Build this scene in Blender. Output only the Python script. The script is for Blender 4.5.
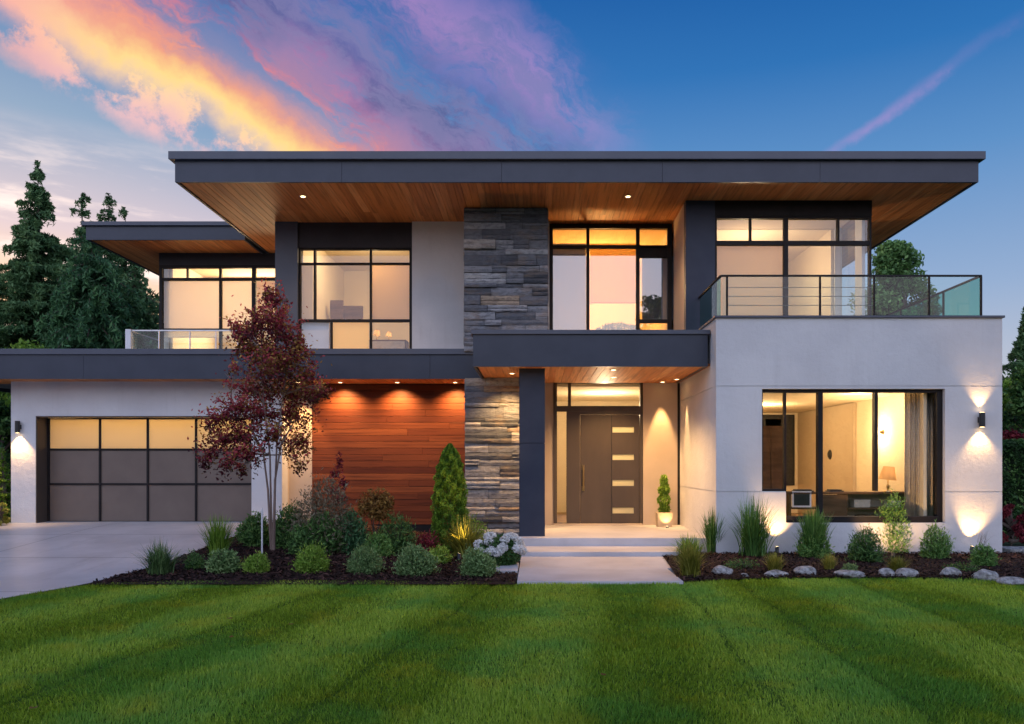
import bpy, math, random
import numpy as np
from mathutils import Vector
for o in list(bpy.data.objects): bpy.data.objects.remove(o)
R = math.radians
SC = bpy.context.scene
COL = SC.collection
F = 778.0; VX = 536.0; VY = 463.0; HC = 1.65
random.seed(7); rng = np.random.default_rng(11)
PI = math.pi

# ------------------------------------------------------------------ camera
cam = bpy.data.cameras.new('camera'); camo = bpy.data.objects.new('camera', cam); COL.objects.link(camo)
camo.location = (0, 0, HC); camo.rotation_euler = (R(90), 0, 0)
cam.sensor_width = 36; cam.lens = 36*F/1024
cam.shift_x = -(VX-512)/1024; cam.shift_y = (VY-362)/1024
cam.clip_end = 3000; SC.camera = camo
SC.render.resolution_x = 1024; SC.render.resolution_y = 724
SC.view_settings.view_transform = 'Standard'; SC.view_settings.look = 'None'
SC.view_settings.exposure = 0.3; SC.view_settings.gamma = 1
SC.render.engine = 'CYCLES'

# ------------------------------------------------------------------ world
SUN_AZ = R(-40); SUN_EL = R(4)      # azimuth from +Y (negative: to the left), behind the house
W = bpy.data.worlds.new('World'); SC.world = W; W.use_nodes = True
nt = W.node_tree; nt.nodes.clear()
def NN(t, **k):
    n = nt.nodes.new(t)
    for a, b in k.items(): setattr(n, a, b)
    return n
def put(sock, v):
    if isinstance(v, bpy.types.NodeSocket): nt.links.new(v, sock)
    else: sock.default_value = v
def M_(op, a, b=0.0, c=0.0, clamp=False):
    n = NN('ShaderNodeMath', operation=op, use_clamp=clamp); put(n.inputs[0], a); put(n.inputs[1], b); put(n.inputs[2], c); return n.outputs[0]
def dot_(v, w):
    n = NN('ShaderNodeVectorMath', operation='DOT_PRODUCT'); put(n.inputs[0], v); n.inputs[1].default_value = w; return n.outputs['Value']
def ramp_(v, stops, interp='LINEAR'):
    n = NN('ShaderNodeValToRGB'); put(n.inputs[0], v); e = n.color_ramp; e.interpolation = interp
    while len(e.elements) < len(stops): e.elements.new(0.5)
    for q, (p, c) in zip(e.elements, stops):
        q.position = p; q.color = (c, c, c, 1) if isinstance(c, (int, float)) else (*c, 1)
    return n.outputs[0]
def mix_(f, a, b, mode='MIX'):
    n = NN('ShaderNodeMix', data_type='RGBA', blend_type=mode); put(n.inputs[0], f); put(n.inputs[6], a if isinstance(a, bpy.types.NodeSocket) else (*a, 1)); put(n.inputs[7], b if isinstance(b, bpy.types.NodeSocket) else (*b, 1)); return n.outputs[2]
def noise_(v, scale, detail=5, rough=.55, sc3=(1, 1, 1)):
    m = NN('ShaderNodeMapping'); put(m.inputs[0], v); m.inputs[3].default_value = sc3
    n = NN('ShaderNodeTexNoise'); put(n.inputs['Vector'], m.outputs[0]); n.inputs['Scale'].default_value = scale
    n.inputs['Detail'].default_value = detail; n.inputs['Roughness'].default_value = rough; return n.outputs[0]
def smooth_(v, a, b):
    n = NN('ShaderNodeMapRange', interpolation_type='SMOOTHSTEP'); put(n.inputs[0], v); n.inputs[1].default_value = a; n.inputs[2].default_value = b; return n.outputs[0]
def D(px, py): return Vector(((px-VX)/F, 1, (VY-py)/F)).normalized()
def srgb(r, g, b):
    f = lambda c: (c/255/12.92 if c/255 <= .04045 else ((c/255+.055)/1.055)**2.4)
    return (f(r), f(g), f(b))
tc = NN('ShaderNodeTexCoord'); dirv = tc.outputs['Generated']
sep = NN('ShaderNodeSeparateXYZ'); put(sep.inputs[0], dirv)
dx, dy, dz = sep.outputs
base = ramp_(dz, [(0, srgb(205, 190, 190)), (.10, srgb(190, 196, 214)), (.20, srgb(150, 176, 214)), (.34, srgb(92, 146, 204)), (.44, srgb(38, 114, 186)), (.53, srgb(2, 90, 168)), (1, srgb(10, 60, 130))])
sd = Vector((math.sin(SUN_AZ)*math.cos(SUN_EL), math.cos(SUN_AZ)*math.cos(SUN_EL), math.sin(SUN_EL)))
glow = smooth_(dot_(dirv, sd), .70, 1.0)
lefty = ramp_(dz, [(0, (1.3, .75, .30)), (.17, (1.15, .74, .42)), (.25, srgb(226, 205, 214)), (.36, srgb(142, 170, 200)), (.5, srgb(70, 120, 180)), (1, srgb(10, 60, 130))])
base = mix_(glow, base, lefty)
sky = NN('ShaderNodeTexSky', sky_type='NISHITA'); sky.sun_disc = False
sky.sun_elevation = SUN_EL; sky.sun_rotation = SUN_AZ; sky.altitude = 50
skm = NN('ShaderNodeVectorMath', operation='SCALE'); put(skm.inputs[0], sky.outputs[0]); skm.inputs['Scale'].default_value = .12
base = mix_(.12, base, skm.outputs[0])
# great sunset streak across the upper left
def band(P1, P2, side):
    n = D(*P1).cross(D(*P2)).normalized()
    if n.dot(D(*side)) < 0: n = -n
    return n, dot_(dirv, n)
n1, s1 = band((100, 44), (285, 152), (350, 60))
nb = noise_(dirv, 3.2, 6, .6); nf = noise_(dirv, 11, 6, .62); tan_ = n1.cross(D(285, 152)).normalized()
cv = NN('ShaderNodeCombineXYZ'); put(cv.inputs[0], M_('ADD', M_('MULTIPLY', s1, 5.0), M_('MULTIPLY', M_('SUBTRACT', nb, .5), .9))); put(cv.inputs[1], M_('MULTIPLY', dot_(dirv, tan_), 1.5)); put(cv.inputs[2], M_('MULTIPLY', nf, .25))
nw = noise_(cv.outputs[0], 2.6, 8, .66)
s = M_('ADD', s1, M_('MULTIPLY', M_('SUBTRACT', nb, .5), .085))
s = M_('ADD', s, M_('MULTIPLY', M_('SUBTRACT', nf, .5), .060))
u = M_('ADD', M_('MULTIPLY', s, 2.35), .2, clamp=True)          # 0.5 rad of band into 0..1, gold edge at 0.2
ccol = ramp_(u, [(0, srgb(235, 190, 200)), (.12, srgb(255, 196, 190)), (.185, srgb(255, 214, 165)), (.215, srgb(255, 220, 140)), (.26, srgb(252, 164, 122)), (.34, srgb(226, 132, 136)), (.42, srgb(178, 120, 165)), (.50, srgb(112, 102, 158)), (.58, srgb(112, 116, 180)), (.66, srgb(190, 140, 196)), (.76, srgb(200, 150, 205))])
cal = ramp_(u, [(.06, 0), (.105, .72), (.17, .97), (.36, .90), (.46, .85), (.56, .75), (.62, .50), (.70, .55), (.78, .30), (.85, 0.0)])
cn = smooth_(nw, .44, .57)
edge = smooth_(s, .01, .075)
cal = M_('MULTIPLY', cal, M_('MAXIMUM', M_('ADD', M_('MULTIPLY', cn, .85), .15), M_('SUBTRACT', 1.0, edge)))
cal = M_('MULTIPLY', cal, M_('MAXIMUM', smooth_(noise_(dirv, 16, 8, .68), .40, .56), smooth_(u, .13, .21)))
t1 = dot_(dirv, D(250, 110))
cal = M_('MULTIPLY', cal, smooth_(t1, .89, .95))
ccol = mix_(M_('MULTIPLY', M_('SUBTRACT', 1.0, smooth_(dot_(dirv, D(235, 128)), .972, .996)), M_('SUBTRACT', 1.0, smooth_(u, .22, .34))), ccol, srgb(250, 178, 165))
dark = M_('MULTIPLY', smooth_(noise_(dirv, 5.5, 6, .6), .36, .56), M_('MULTIPLY', smooth_(u, .34, .48), M_('SUBTRACT', 1.0, smooth_(u, .60, .72))))
ccol = mix_(M_('MULTIPLY', dark, .95), ccol, srgb(84, 84, 134))
ccol = mix_(M_('MULTIPLY', smooth_(noise_(cv.outputs[0], 4.2, 9, .70, (1, 1, 1)), .44, .58), M_('MULTIPLY', smooth_(u, .22, .36), .6)), ccol, srgb(142, 130, 172))
col = mix_(cal, base, ccol)
# thin pink wisp upper right
n2, s2 = band((850, 140), (985, 46), (700, 60))
s2 = M_('ADD', s2, M_('MULTIPLY', M_('SUBTRACT', nf, .5), .03))
w2 = M_('SUBTRACT', 1.0, smooth_(M_('ABSOLUTE', s2), .0, .010))
w2 = M_('MULTIPLY', w2, smooth_(dot_(dirv, D(905, 98)), .990, .9985))
w2 = M_('MULTIPLY', w2, M_('ADD', .25, smooth_(nf, .35, .6)))
col = mix_(M_('MULTIPLY', w2, .30, clamp=True), col, srgb(196, 150, 210))
# low cream clouds near the left horizon
low = M_('MULTIPLY', smooth_(noise_(dirv, 3.1, 7, .6, (1, 1, 5.5)), .45, .58), M_('MULTIPLY', smooth_(dz, .05, .2), M_('SUBTRACT', 1.0, smooth_(dz, .27, .36))))
low = M_('MULTIPLY', low, smooth_(dot_(dirv, sd), .72, .92))
col = mix_(M_('MULTIPLY', low, .95), col, (1.18, .95, .86))
skf = NN('ShaderNodeVectorMath', operation='SCALE'); put(skf.inputs[0], col); skf.inputs['Scale'].default_value = .86; col = skf.outputs[0]
# bright cloud bank added behind the camera to light the front of the house
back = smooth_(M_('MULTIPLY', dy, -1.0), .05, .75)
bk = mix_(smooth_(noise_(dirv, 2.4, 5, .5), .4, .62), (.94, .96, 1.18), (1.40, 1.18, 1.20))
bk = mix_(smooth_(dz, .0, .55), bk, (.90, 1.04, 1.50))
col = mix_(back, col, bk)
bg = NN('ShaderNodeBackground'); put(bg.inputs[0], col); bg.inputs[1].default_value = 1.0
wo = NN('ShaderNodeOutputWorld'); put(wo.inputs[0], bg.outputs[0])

sl = bpy.data.lights.new('sun', 'SUN'); so = bpy.data.objects.new('sun', sl); COL.objects.link(so)
sl.energy = .5; sl.angle = R(8); sl.color = (1, .62, .38)
so.rotation_euler = (-sd).to_track_quat('-Z', 'Y').to_euler(); so.location = (-20, 30, 20)

# ------------------------------------------------------------------ materials
def newmat(name):
    global nt
    m = bpy.data.materials.new(name); m.use_nodes = True; nt = m.node_tree; nt.nodes.clear(); return m
def attr(name='tone'):
    n = NN('ShaderNodeAttribute'); n.attribute_name = name; return n.outputs['Fac']
def objc(): return NN('ShaderNodeTexCoord').outputs['Object']
def bump(h, strength=.3, dist=.01):
    n = NN('ShaderNodeBump'); put(n.inputs['Height'], h); n.inputs['Strength'].default_value = strength; n.inputs['Distance'].default_value = dist; return n.outputs[0]
def principled(col, rough=.5, nrm=None, metal=0.0, spec=.5, emis=None, es=0):
    p = NN('ShaderNodeBsdfPrincipled'); put(p.inputs['Base Color'], col if isinstance(col, bpy.types.NodeSocket) else (*col, 1))
    put(p.inputs['Roughness'], rough); p.inputs['Metallic'].default_value = metal; p.inputs['Specular IOR Level'].default_value = spec
    if nrm: put(p.inputs['Normal'], nrm)
    if emis: p.inputs['Emission Color'].default_value = (*emis, 1); p.inputs['Emission Strength'].default_value = es
    return p.outputs[0]
def out(sh): o = NN('ShaderNodeOutputMaterial'); put(o.inputs[0], sh)
def mixsh(f, a, b): n = NN('ShaderNodeMixShader'); put(n.inputs[0], f); put(n.inputs[1], a); put(n.inputs[2], b); return n.outputs[0]
MT = {}
def mat_noise(name, c1, c2, scale=4, rough=.8, bs=.3, bscale=60, bdist=.004, metal=0, spec=.3, sc3=(1, 1, 1)):
    m = newmat(name); v = objc()
    c = mix_(smooth_(noise_(v, scale, 5, .6, sc3), .3, .7), c1, c2)
    out(principled(c, rough, bump(noise_(v, bscale, 4, .6), bs, bdist), metal, spec)); MT[name] = m
m = newmat('stucco'); v = objc()
c = mix_(smooth_(noise_(v, .9, 6, .6), .3, .7), (.58, .575, .58), (.65, .645, .645))
c = mix_(M_('MULTIPLY', smooth_(noise_(v, 2.6, 5, .6, (2.2, 2.2, .18)), .54, .74), .12), c, (.36, .35, .34))
c = mix_(M_('MULTIPLY', smooth_(noise_(v, 14, 6, .7), .52, .8), .12), c, (.42, .41, .40))
out(principled(c, .92, bump(M_('ADD', noise_(v, 70, 4, .6), M_('MULTIPLY', noise_(v, 9, 4, .6), 2.0)), .7, .008), 0, .25)); MT['stucco'] = m
mat_noise('beige_panel', (.46, .38, .30), (.52, .43, .35), 1.0, .7, .15, 60, .003)
mat_noise('metal_dark', (.020, .028, .048), (.028, .036, .058), 2, .42, .06, 30, .002, 0, .5)
mat_noise('metal_cap', (.058, .066, .092), (.068, .077, .104), 2, .4, .05, 30, .002, 0, .5)
mat_noise('column_dark', (.026, .033, .056), (.034, .042, .066), 2, .5, .1, 50, .002)
mat_noise('panel_dark', (.026, .024, .028), (.034, .031, .036), 2, .5, .08, 50, .002)
mat_noise('frame', (.010, .008, .008), (.016, .013, .013), 3, .55, .03, 50, .001, 0, .25)
mat_noise('bronze_door', (.060, .046, .038), (.075, .058, .047), 2.5, .42, .1, 60, .002, 0, .5, (1, 1, .3))
mat_noise('concrete', (.42, .41, .43), (.54, .53, .55), 1.1, .55, .35, 120, .003)
mat_noise('room_wall', (.70, .60, .45), (.74, .64, .48), 1, .9, .05)
mat_noise('room_wall_tan', (.42, .34, .25), (.46, .37, .27), 1, .9, .05)
mat_noise('room_floor', (.20, .12, .06), (.28, .17, .09), 2, .5, .1)
mat_noise('bark', (.07, .05, .04), (.14, .11, .09), 14, .95, .9, 40, .02, 0, .2, (1, 1, .2))
mat_noise('maple_bark', (.16, .11, .09), (.26, .19, .16), 14, .9, .7, 50, .01, 0, .2, (1, 1, .2))
mat_noise('black_metal', (.012, .012, .013), (.02, .02, .022), 4, .35, .02, 50, .001, 0, .5)
mat_noise('steel', (.45, .46, .48), (.55, .55, .57), 6, .3, .02, 50, .001, 1.0)
mat_noise('brass', (.50, .36, .15), (.60, .42, .2), 6, .28, .02, 50, .001, 1.0)
mat_noise('white_paint', (.72, .72, .74), (.78, .78, .80), 4, .5, .05)
mat_noise('rock', (.16, .155, .15), (.50, .49, .48), 14, .9, 1.0, 18, .05)
mat_noise('pot', (.42, .34, .24), (.52, .42, .30), 6, .7, .2)
mat_noise('dark_wood', (.075, .040, .020), (.15, .085, .045), 5, .6, .1, 40, .002, 0, .12, (.2, 1, 1))
mat_noise('fabric_dark', (.03, .03, .034), (.05, .048, .05), 20, .9, .3)
mat_noise('fabric_light', (.50, .44, .36), (.60, .53, .44), 20, .9, .3)
mat_noise('curtain', (.42, .36, .30), (.52, .45, .38), 30, .9, .2)
mat_noise('stake', (.55, .55, .56), (.7, .7, .72), 6, .6, .05)
mat_noise('ground', (.03, .05, .018), (.05, .075, .025), .5, 1, .6, 8, .05)
mat_noise('roofing', (.10, .10, .105), (.15, .15, .155), 3, .9, .5, 200, .004)

# concrete drive with broom finish and joints
m = newmat('driveway'); v = objc(); sp = NN('ShaderNodeSeparateXYZ'); put(sp.inputs[0], v)
c = mix_(smooth_(noise_(v, .8, 6, .62), .3, .7), (.44, .43, .445), (.58, .565, .58))
c = mix_(M_('MULTIPLY', smooth_(noise_(v, 6, 5, .7), .55, .75), .35), c, (.30, .29, .31))
c = mix_(M_('MULTIPLY', smooth_(noise_(v, .5, 6, .7, (3, .6, 1)), .55, .72), .30), c, (.24, .23, .24))
out(principled(c, .38, bump(noise_(v, 150, 3, .6), .25, .003), 0, .5)); MT['driveway'] = m
# planks: tone attribute plus grain along an axis
def wood(name, dark, mid, light, axis, rough=.42):
    m = newmat(name); v = objc(); t = attr()
    sc3 = {'x': (.35, 9, 9), 'y': (9, .35, 9), 'z': (9, 9, .35)}[axis]
    addv = NN('ShaderNodeVectorMath', operation='ADD'); put(addv.inputs[0], v)
    cx = NN('ShaderNodeCombineXYZ'); put(cx.inputs[0], M_('MULTIPLY', t, 17.0)); put(cx.inputs[1], M_('MULTIPLY', t, 31.0)); put(addv.inputs[1], cx.outputs[0])
    g = noise_(addv.outputs[0], 2.2, 7, .65, sc3)
    c = ramp_(t, [(0, dark), (.5, mid), (1, light)])
    c = mix_(M_('MULTIPLY', smooth_(g, .42, .72), .65), c, tuple(x*.42 for x in dark))
    out(principled(c, rough, bump(g, .25, .004), 0, .25)); MT[name] = m
wood('soffit_wood', (.46, .15, .045), (.64, .24, .075), (.76, .34, .13), 'y', .55)
wood('siding_wood', (.085, .018, .007), (.145, .036, .012), (.22, .062, .020), 'x', .55)
# stone
m = newmat('stone'); v = objc(); t = attr()
c = ramp_(t, [(0, (.085, .092, .108)), (.35, (.21, .22, .245)), (.7, (.40, .405, .425)), (.86, (.50, .50, .50)), (1, (.46, .33, .21))])
g = noise_(v, 9, 8, .68, (1, 1, 2.6)); g2 = noise_(v, 34, 6, .7, (1, 1, 1.6))
c = mix_(M_('MULTIPLY', smooth_(g, .42, .68), .55), c, (.06, .068, .084))
c = mix_(M_('MULTIPLY', smooth_(g2, .55, .75), .4), c, (.36, .35, .35))
g3 = noise_(v, 2.2, 4, .6, (1, 1, 3)); c = mix_(M_('MULTIPLY', smooth_(g3, .5, .66), .5), c, (.24, .185, .14))
out(principled(c, .82, bump(M_('ADD', g, M_('MULTIPLY', g2, .6)), 1.0, .05), 0, .3)); MT['stone'] = m
# mulch
m = newmat('mulch'); v = objc()
g = noise_(v, 45, 6, .7)
c = mix_(smooth_(g, .35, .7), (.012, .007, .006), (.055, .028, .022))
out(principled(c, .95, bump(g, 1.0, .03), 0, .2)); MT['mulch'] = m
m = newmat('mulch_chip'); c = ramp_(attr(), [(0, (.012, .007, .006)), (.6, (.05, .025, .020)), (1, (.11, .055, .042))])
out(principled(c, .9, None, 0, .2)); MT['mulch_chip'] = m
m = newmat('lawn_soil'); v = objc()
c = mix_(smooth_(noise_(v, 3, 5, .6), .3, .7), (.05, .10, .012), (.08, .14, .018))
out(principled(c, 1, None, 0, .1)); MT['lawn_soil'] = m
# foliage
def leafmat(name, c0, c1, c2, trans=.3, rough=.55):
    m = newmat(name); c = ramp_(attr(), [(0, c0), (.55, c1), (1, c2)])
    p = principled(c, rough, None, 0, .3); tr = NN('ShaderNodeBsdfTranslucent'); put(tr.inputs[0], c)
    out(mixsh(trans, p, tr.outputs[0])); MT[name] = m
# grass: mown stripes lean differently; colour varies gently in patches
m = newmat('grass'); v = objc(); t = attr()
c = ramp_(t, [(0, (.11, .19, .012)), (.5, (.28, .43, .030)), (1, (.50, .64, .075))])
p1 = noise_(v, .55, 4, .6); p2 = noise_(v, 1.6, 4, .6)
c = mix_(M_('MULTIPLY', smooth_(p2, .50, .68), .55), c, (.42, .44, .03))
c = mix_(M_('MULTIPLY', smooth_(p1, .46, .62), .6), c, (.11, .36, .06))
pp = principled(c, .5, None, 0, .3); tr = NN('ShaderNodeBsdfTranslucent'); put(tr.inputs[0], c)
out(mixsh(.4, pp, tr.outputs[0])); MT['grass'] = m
leafmat('conifer', (.02, .055, .022), (.08, .18, .07), (.20, .34, .13))
leafmat('conifer_blue', (.018, .050, .022), (.055, .15, .062), (.14, .30, .11))
leafmat('broadleaf', (0.0308, 0.077, 0.0216), (0.1215, 0.2565, 0.0756), (0.306, 0.5, 0.153))
leafmat('dark_green', (0.016, 0.045, 0.014), (0.055, 0.14, 0.035), (0.2, 0.36, 0.09))
leafmat('sage', (0.04, 0.085, 0.03), (0.13, 0.24, 0.075), (0.36, 0.5, 0.2))
leafmat('bright_green', (0.05, 0.11, 0.012), (0.17, 0.32, 0.035), (0.42, 0.58, 0.1))
leafmat('blade_green', (0.03, 0.08, 0.018), (0.1, 0.24, 0.05), (0.3, 0.48, 0.13))
leafmat('yellow_green', (0.09, 0.1, 0.015), (0.266, 0.28, 0.042), (0.512, 0.48, 0.112))
leafmat('arborvitae', (0.025, 0.065, 0.006), (0.1, 0.22, 0.018), (0.24, 0.4, 0.04))
leafmat('burgundy', (.05, .008, .014), (.22, .024, .038), (.48, .075, .085))
leafmat('maple_mix', (.07, .045, .014), (.24, .12, .030), (.50, .30, .07))
leafmat('tan_twig', (.09, .08, .045), (.16, .14, .085), (.25, .22, .14))
leafmat('petal', (.62, .62, .60), (.75, .75, .73), (.82, .82, .80), .2)
leafmat('far_leaf', (.016, .030, .018), (.03, .055, .026), (.06, .085, .035))
# glass
def glassmat(name, tint, base_r, gcol=(1, 1, 1)):
    m = newmat(name); lw = NN('ShaderNodeFresnel'); lw.inputs[0].default_value = 1.5
    f = M_('ADD', M_('MULTIPLY', lw.outputs[0], 1.0), base_r, clamp=True)
    f = M_('MULTIPLY', f, M_('SUBTRACT', 1.0, NN('ShaderNodeNewGeometry').outputs['Backfacing']))
    tr = NN('ShaderNodeBsdfTransparent'); tr.inputs[0].default_value = (*tint, 1)
    gl = NN('ShaderNodeBsdfGlossy'); gl.inputs[0].default_value = (*gcol, 1); gl.inputs['Roughness'].default_value = .0
    out(mixsh(f, tr.outputs[0], gl.outputs[0])); MT[name] = m
glassmat('glass', (.96, .97, .965), .05)
glassmat('glass_coated', (.82, .82, .82), .22)
glassmat('glass_rail', (.91, .96, .94), .0)
glassmat('glass_green', (.52, .80, .72), .03)
def shade(name, colr, trans, es=0, ec=(1, 1, 1)):
    m = newmat(name); p = principled(colr, .9, None, 0, .1, ec, es); tr = NN('ShaderNodeBsdfTranslucent'); tr.inputs[0].default_value = (*colr, 1)
    out(mixsh(trans, p, tr.outputs[0])); MT[name] = m
shade('blind', (.78, .70, .58), .55)
shade('blind_backing', (.20, .23, .29), .1)  # dark backing added behind one pane so its reflection shows
shade('blind_peach', (.84, .66, .38), .6)
shade('blind_amber_glow', (.80, .55, .18), .5, .45, (1, .62, .16))  # yellow window glow put into the blind as emission
shade('blind_cool', (.72, .73, .80), .15)  # sky reflection of the pane put into the cool tint
shade('frosted_pale', (.80, .78, .62), .65)
shade('frosted', (.76, .66, .46), .65)
shade('lamp_shade', (.55, .38, .22), .5)
mat_noise('garage_panel', (.150, .112, .090), (.175, .132, .106), 1.5, .35, .03, 50, .001, 0, .5)
def emit(name, c, s):
    m = newmat(name); e = NN('ShaderNodeEmission'); e.inputs[0].default_value = (*c, 1); e.inputs[1].default_value = s; out(e.outputs[0]); MT[name] = m
WARM = (1.0, .56, .21)
emit('bulb', (1.0, .66, .30), 12)
emit('bulb_soft', (1.0, .74, .40), 5)

# ------------------------------------------------------------------ mesh helpers
ORG = {}
def X(px, d): return (px-VX)*d/F
def Z(py, d): return HC+(VY-py)*d/F
def org(o): return ORG.get(o.name, Vector((0, 0, 0))) if o else Vector((0, 0, 0))
def link(name, me, mat, parent=None, origin=None):
    o = bpy.data.objects.new(name, me); COL.objects.link(o)
    if mat is not None:
        for q in (mat if isinstance(mat, (list, tuple)) else [mat]): me.materials.append(MT[q])
    if parent:
        o.parent = parent; ORG[o.name] = org(parent)
    elif origin is not None:
        o.location = origin; ORG[o.name] = Vector(origin)
    return o
def meshnp(name, V, Fc, mat, parent=None, origin=None, tone=None, smooth=False):
    """V (n,3) world coordinates, Fc (m,k) equal-sized faces"""
    V = np.asarray(V, float).copy(); Fc = np.asarray(Fc, np.int32)
    off = org(parent) if parent else Vector(origin if origin is not None else (0, 0, 0))
    V -= np.array(off)
    me = bpy.data.meshes.new(name); n, k = Fc.shape
    me.vertices.add(len(V)); me.vertices.foreach_set('co', V.astype(np.float32).ravel())
    me.loops.add(n*k); me.loops.foreach_set('vertex_index', Fc.ravel())
    me.polygons.add(n); me.polygons.foreach_set('loop_start', np.arange(0, n*k, k, dtype=np.int32)); me.polygons.foreach_set('loop_total', np.full(n, k, np.int32))
    if smooth: me.polygons.foreach_set('use_smooth', np.ones(n, bool))
    me.update(calc_edges=True)
    if tone is not None:
        a = me.attributes.new('tone', 'FLOAT', 'FACE'); a.data.foreach_set('value', np.asarray(tone, np.float32))
    return link(name, me, mat, parent, origin)
class MB:
    def __init__(s): s.v = []; s.f = []; s.t = []
    def face(s, pts, tone=.5):
        b = len(s.v); s.v += [tuple(p) for p in pts]; s.f.append(tuple(range(b, b+len(pts)))); s.t.append(tone)
    def box(s, x0, x1, y0, y1, z0, z1, tone=.5):
        b = len(s.v)
        s.v += [(x0, y0, z0), (x1, y0, z0), (x1, y1, z0), (x0, y1, z0), (x0, y0, z1), (x1, y0, z1), (x1, y1, z1), (x0, y1, z1)]
        for q in ((0, 3, 2, 1), (4, 5, 6, 7), (0, 1, 5, 4), (1, 2, 6, 5), (2, 3, 7, 6), (3, 0, 4, 7)):
            s.f.append(tuple(b+i for i in q)); s.t.append(tone)
        return s
    def tube(s, pts, rads, n=8, tone=.5, cap=True):
        pts = [Vector(p) for p in pts]; rings = []
        for i, p in enumerate(pts):
            d = (pts[min(i+1, len(pts)-1)]-pts[max(i-1, 0)]).normalized()
            a = d.cross(Vector((.3, .9, .2))).normalized(); b2 = d.cross(a).normalized(); r = rads[i] if isinstance(rads, (list, tuple)) else rads
            base_i = len(s.v)
            for k in range(n):
                an = 2*PI*k/n; q = p+a*math.cos(an)*r+b2*math.sin(an)*r; s.v.append(tuple(q))
            rings.append(base_i)
        for i in range(len(rings)-1):
            for k in range(n):
                s.f.append((rings[i]+k, rings[i]+(k+1) % n, rings[i+1]+(k+1) % n, rings[i+1]+k)); s.t.append(tone)
        if cap:
            s.f.append(tuple(rings[0]+k for k in range(n))[::-1]); s.t.append(tone)
            s.f.append(tuple(rings[-1]+k for k in range(n))); s.t.append(tone)
        return s
    def build(s, name, mat, parent=None, origin=None, bevel=0, smooth=False):
        off = org(parent) if parent else Vector(origin if origin is not None else (0, 0, 0))
        me = bpy.data.meshes.new(name); me.from_pydata([(a-off.x, b-off.y, c-off.z) for a, b, c in s.v], [], s.f)
        a = me.attributes.new('tone', 'FLOAT', 'FACE'); a.data.foreach_set('value', s.t)
        if smooth: me.polygons.foreach_set('use_smooth', [True]*len(s.f))
        o = link(name, me, mat, parent, origin)
        if bevel:
            mo = o.modifiers.new('bevel', 'BEVEL'); mo.width = bevel; mo.segments = 2; mo.limit_method = 'ANGLE'
        return o
def tag(o, label=None, cat=None, group=None, kind=None):
    if label: o['label'] = label
    if cat: o['category'] = cat
    if group: o['group'] = group
    if kind: o['kind'] = kind
    return o
def thing(name, loc, label, cat, group=None):
    o = bpy.data.objects.new(name, None); COL.objects.link(o); o.location = loc; o.empty_display_size = .2; ORG[o.name] = Vector(loc)
    return tag(o, label, cat, group)
def lamp(kind, name, loc, energy, color, parent=None, size=.05, target=None, angle=60, blend=.5, sy=None):
    l = bpy.data.lights.new(name, kind); o = bpy.data.objects.new(name, l); COL.objects.link(o)
    l.energy = energy; l.color = color
    if kind == 'AREA':
        l.size = size
        if sy: l.shape = 'RECTANGLE'; l.size_y = sy
    else: l.shadow_soft_size = size
    if kind == 'SPOT': l.spot_size = R(angle); l.spot_blend = blend
    p = Vector(loc)
    if parent: o.parent = parent; p = p-org(parent)
    o.location = p
    if target is not None: o.rotation_euler = (Vector(target)-Vector(loc)).to_track_quat('-Z', 'Y').to_euler()
    return o
def gridwall(xs, zs, front, y1, mat, name, parent):
    """wall facing -Y; front(i,j) gives the front y of a cell, or None where it is open"""
    mb = MB(); nx, nz = len(xs)-1, len(zs)-1
    fr = [[front(.5*(xs[i]+xs[i+1]), .5*(zs[j]+zs[j+1])) for j in range(nz)] for i in range(nx)]
    def g(i, j): return fr[i][j] if 0 <= i < nx and 0 <= j < nz and fr[i][j] is not None else y1
    for i in range(nx):
        for j in range(nz):
            f = fr[i][j]; x0, x1, z0, z1 = xs[i], xs[i+1], zs[j], zs[j+1]
            if f is None: continue
            mb.face([(x0, f, z0), (x1, f, z0), (x1, f, z1), (x0, f, z1)])
            mb.face([(x1, y1, z0), (x0, y1, z0), (x0, y1, z1), (x1, y1, z1)])
            for (a, b, pts) in ((i+1, j, lambda q: [(x1, f, z0), (x1, q, z0), (x1, q, z1), (x1, f, z1)]), (i-1, j, lambda q: [(x0, q, z0), (x0, f, z0), (x0, f, z1), (x0, q, z1)]),
                                (i, j+1, lambda q: [(x0, f, z1), (x1, f, z1), (x1, q, z1), (x0, q, z1)]), (i, j-1, lambda q: [(x0, q, z0), (x1, q, z0), (x1, f, z0), (x0, f, z0)])):
                q = g(a, b)
                if q > f+1e-6: mb.face(pts(q))
    return mb.build(name, mat, parent)

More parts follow.
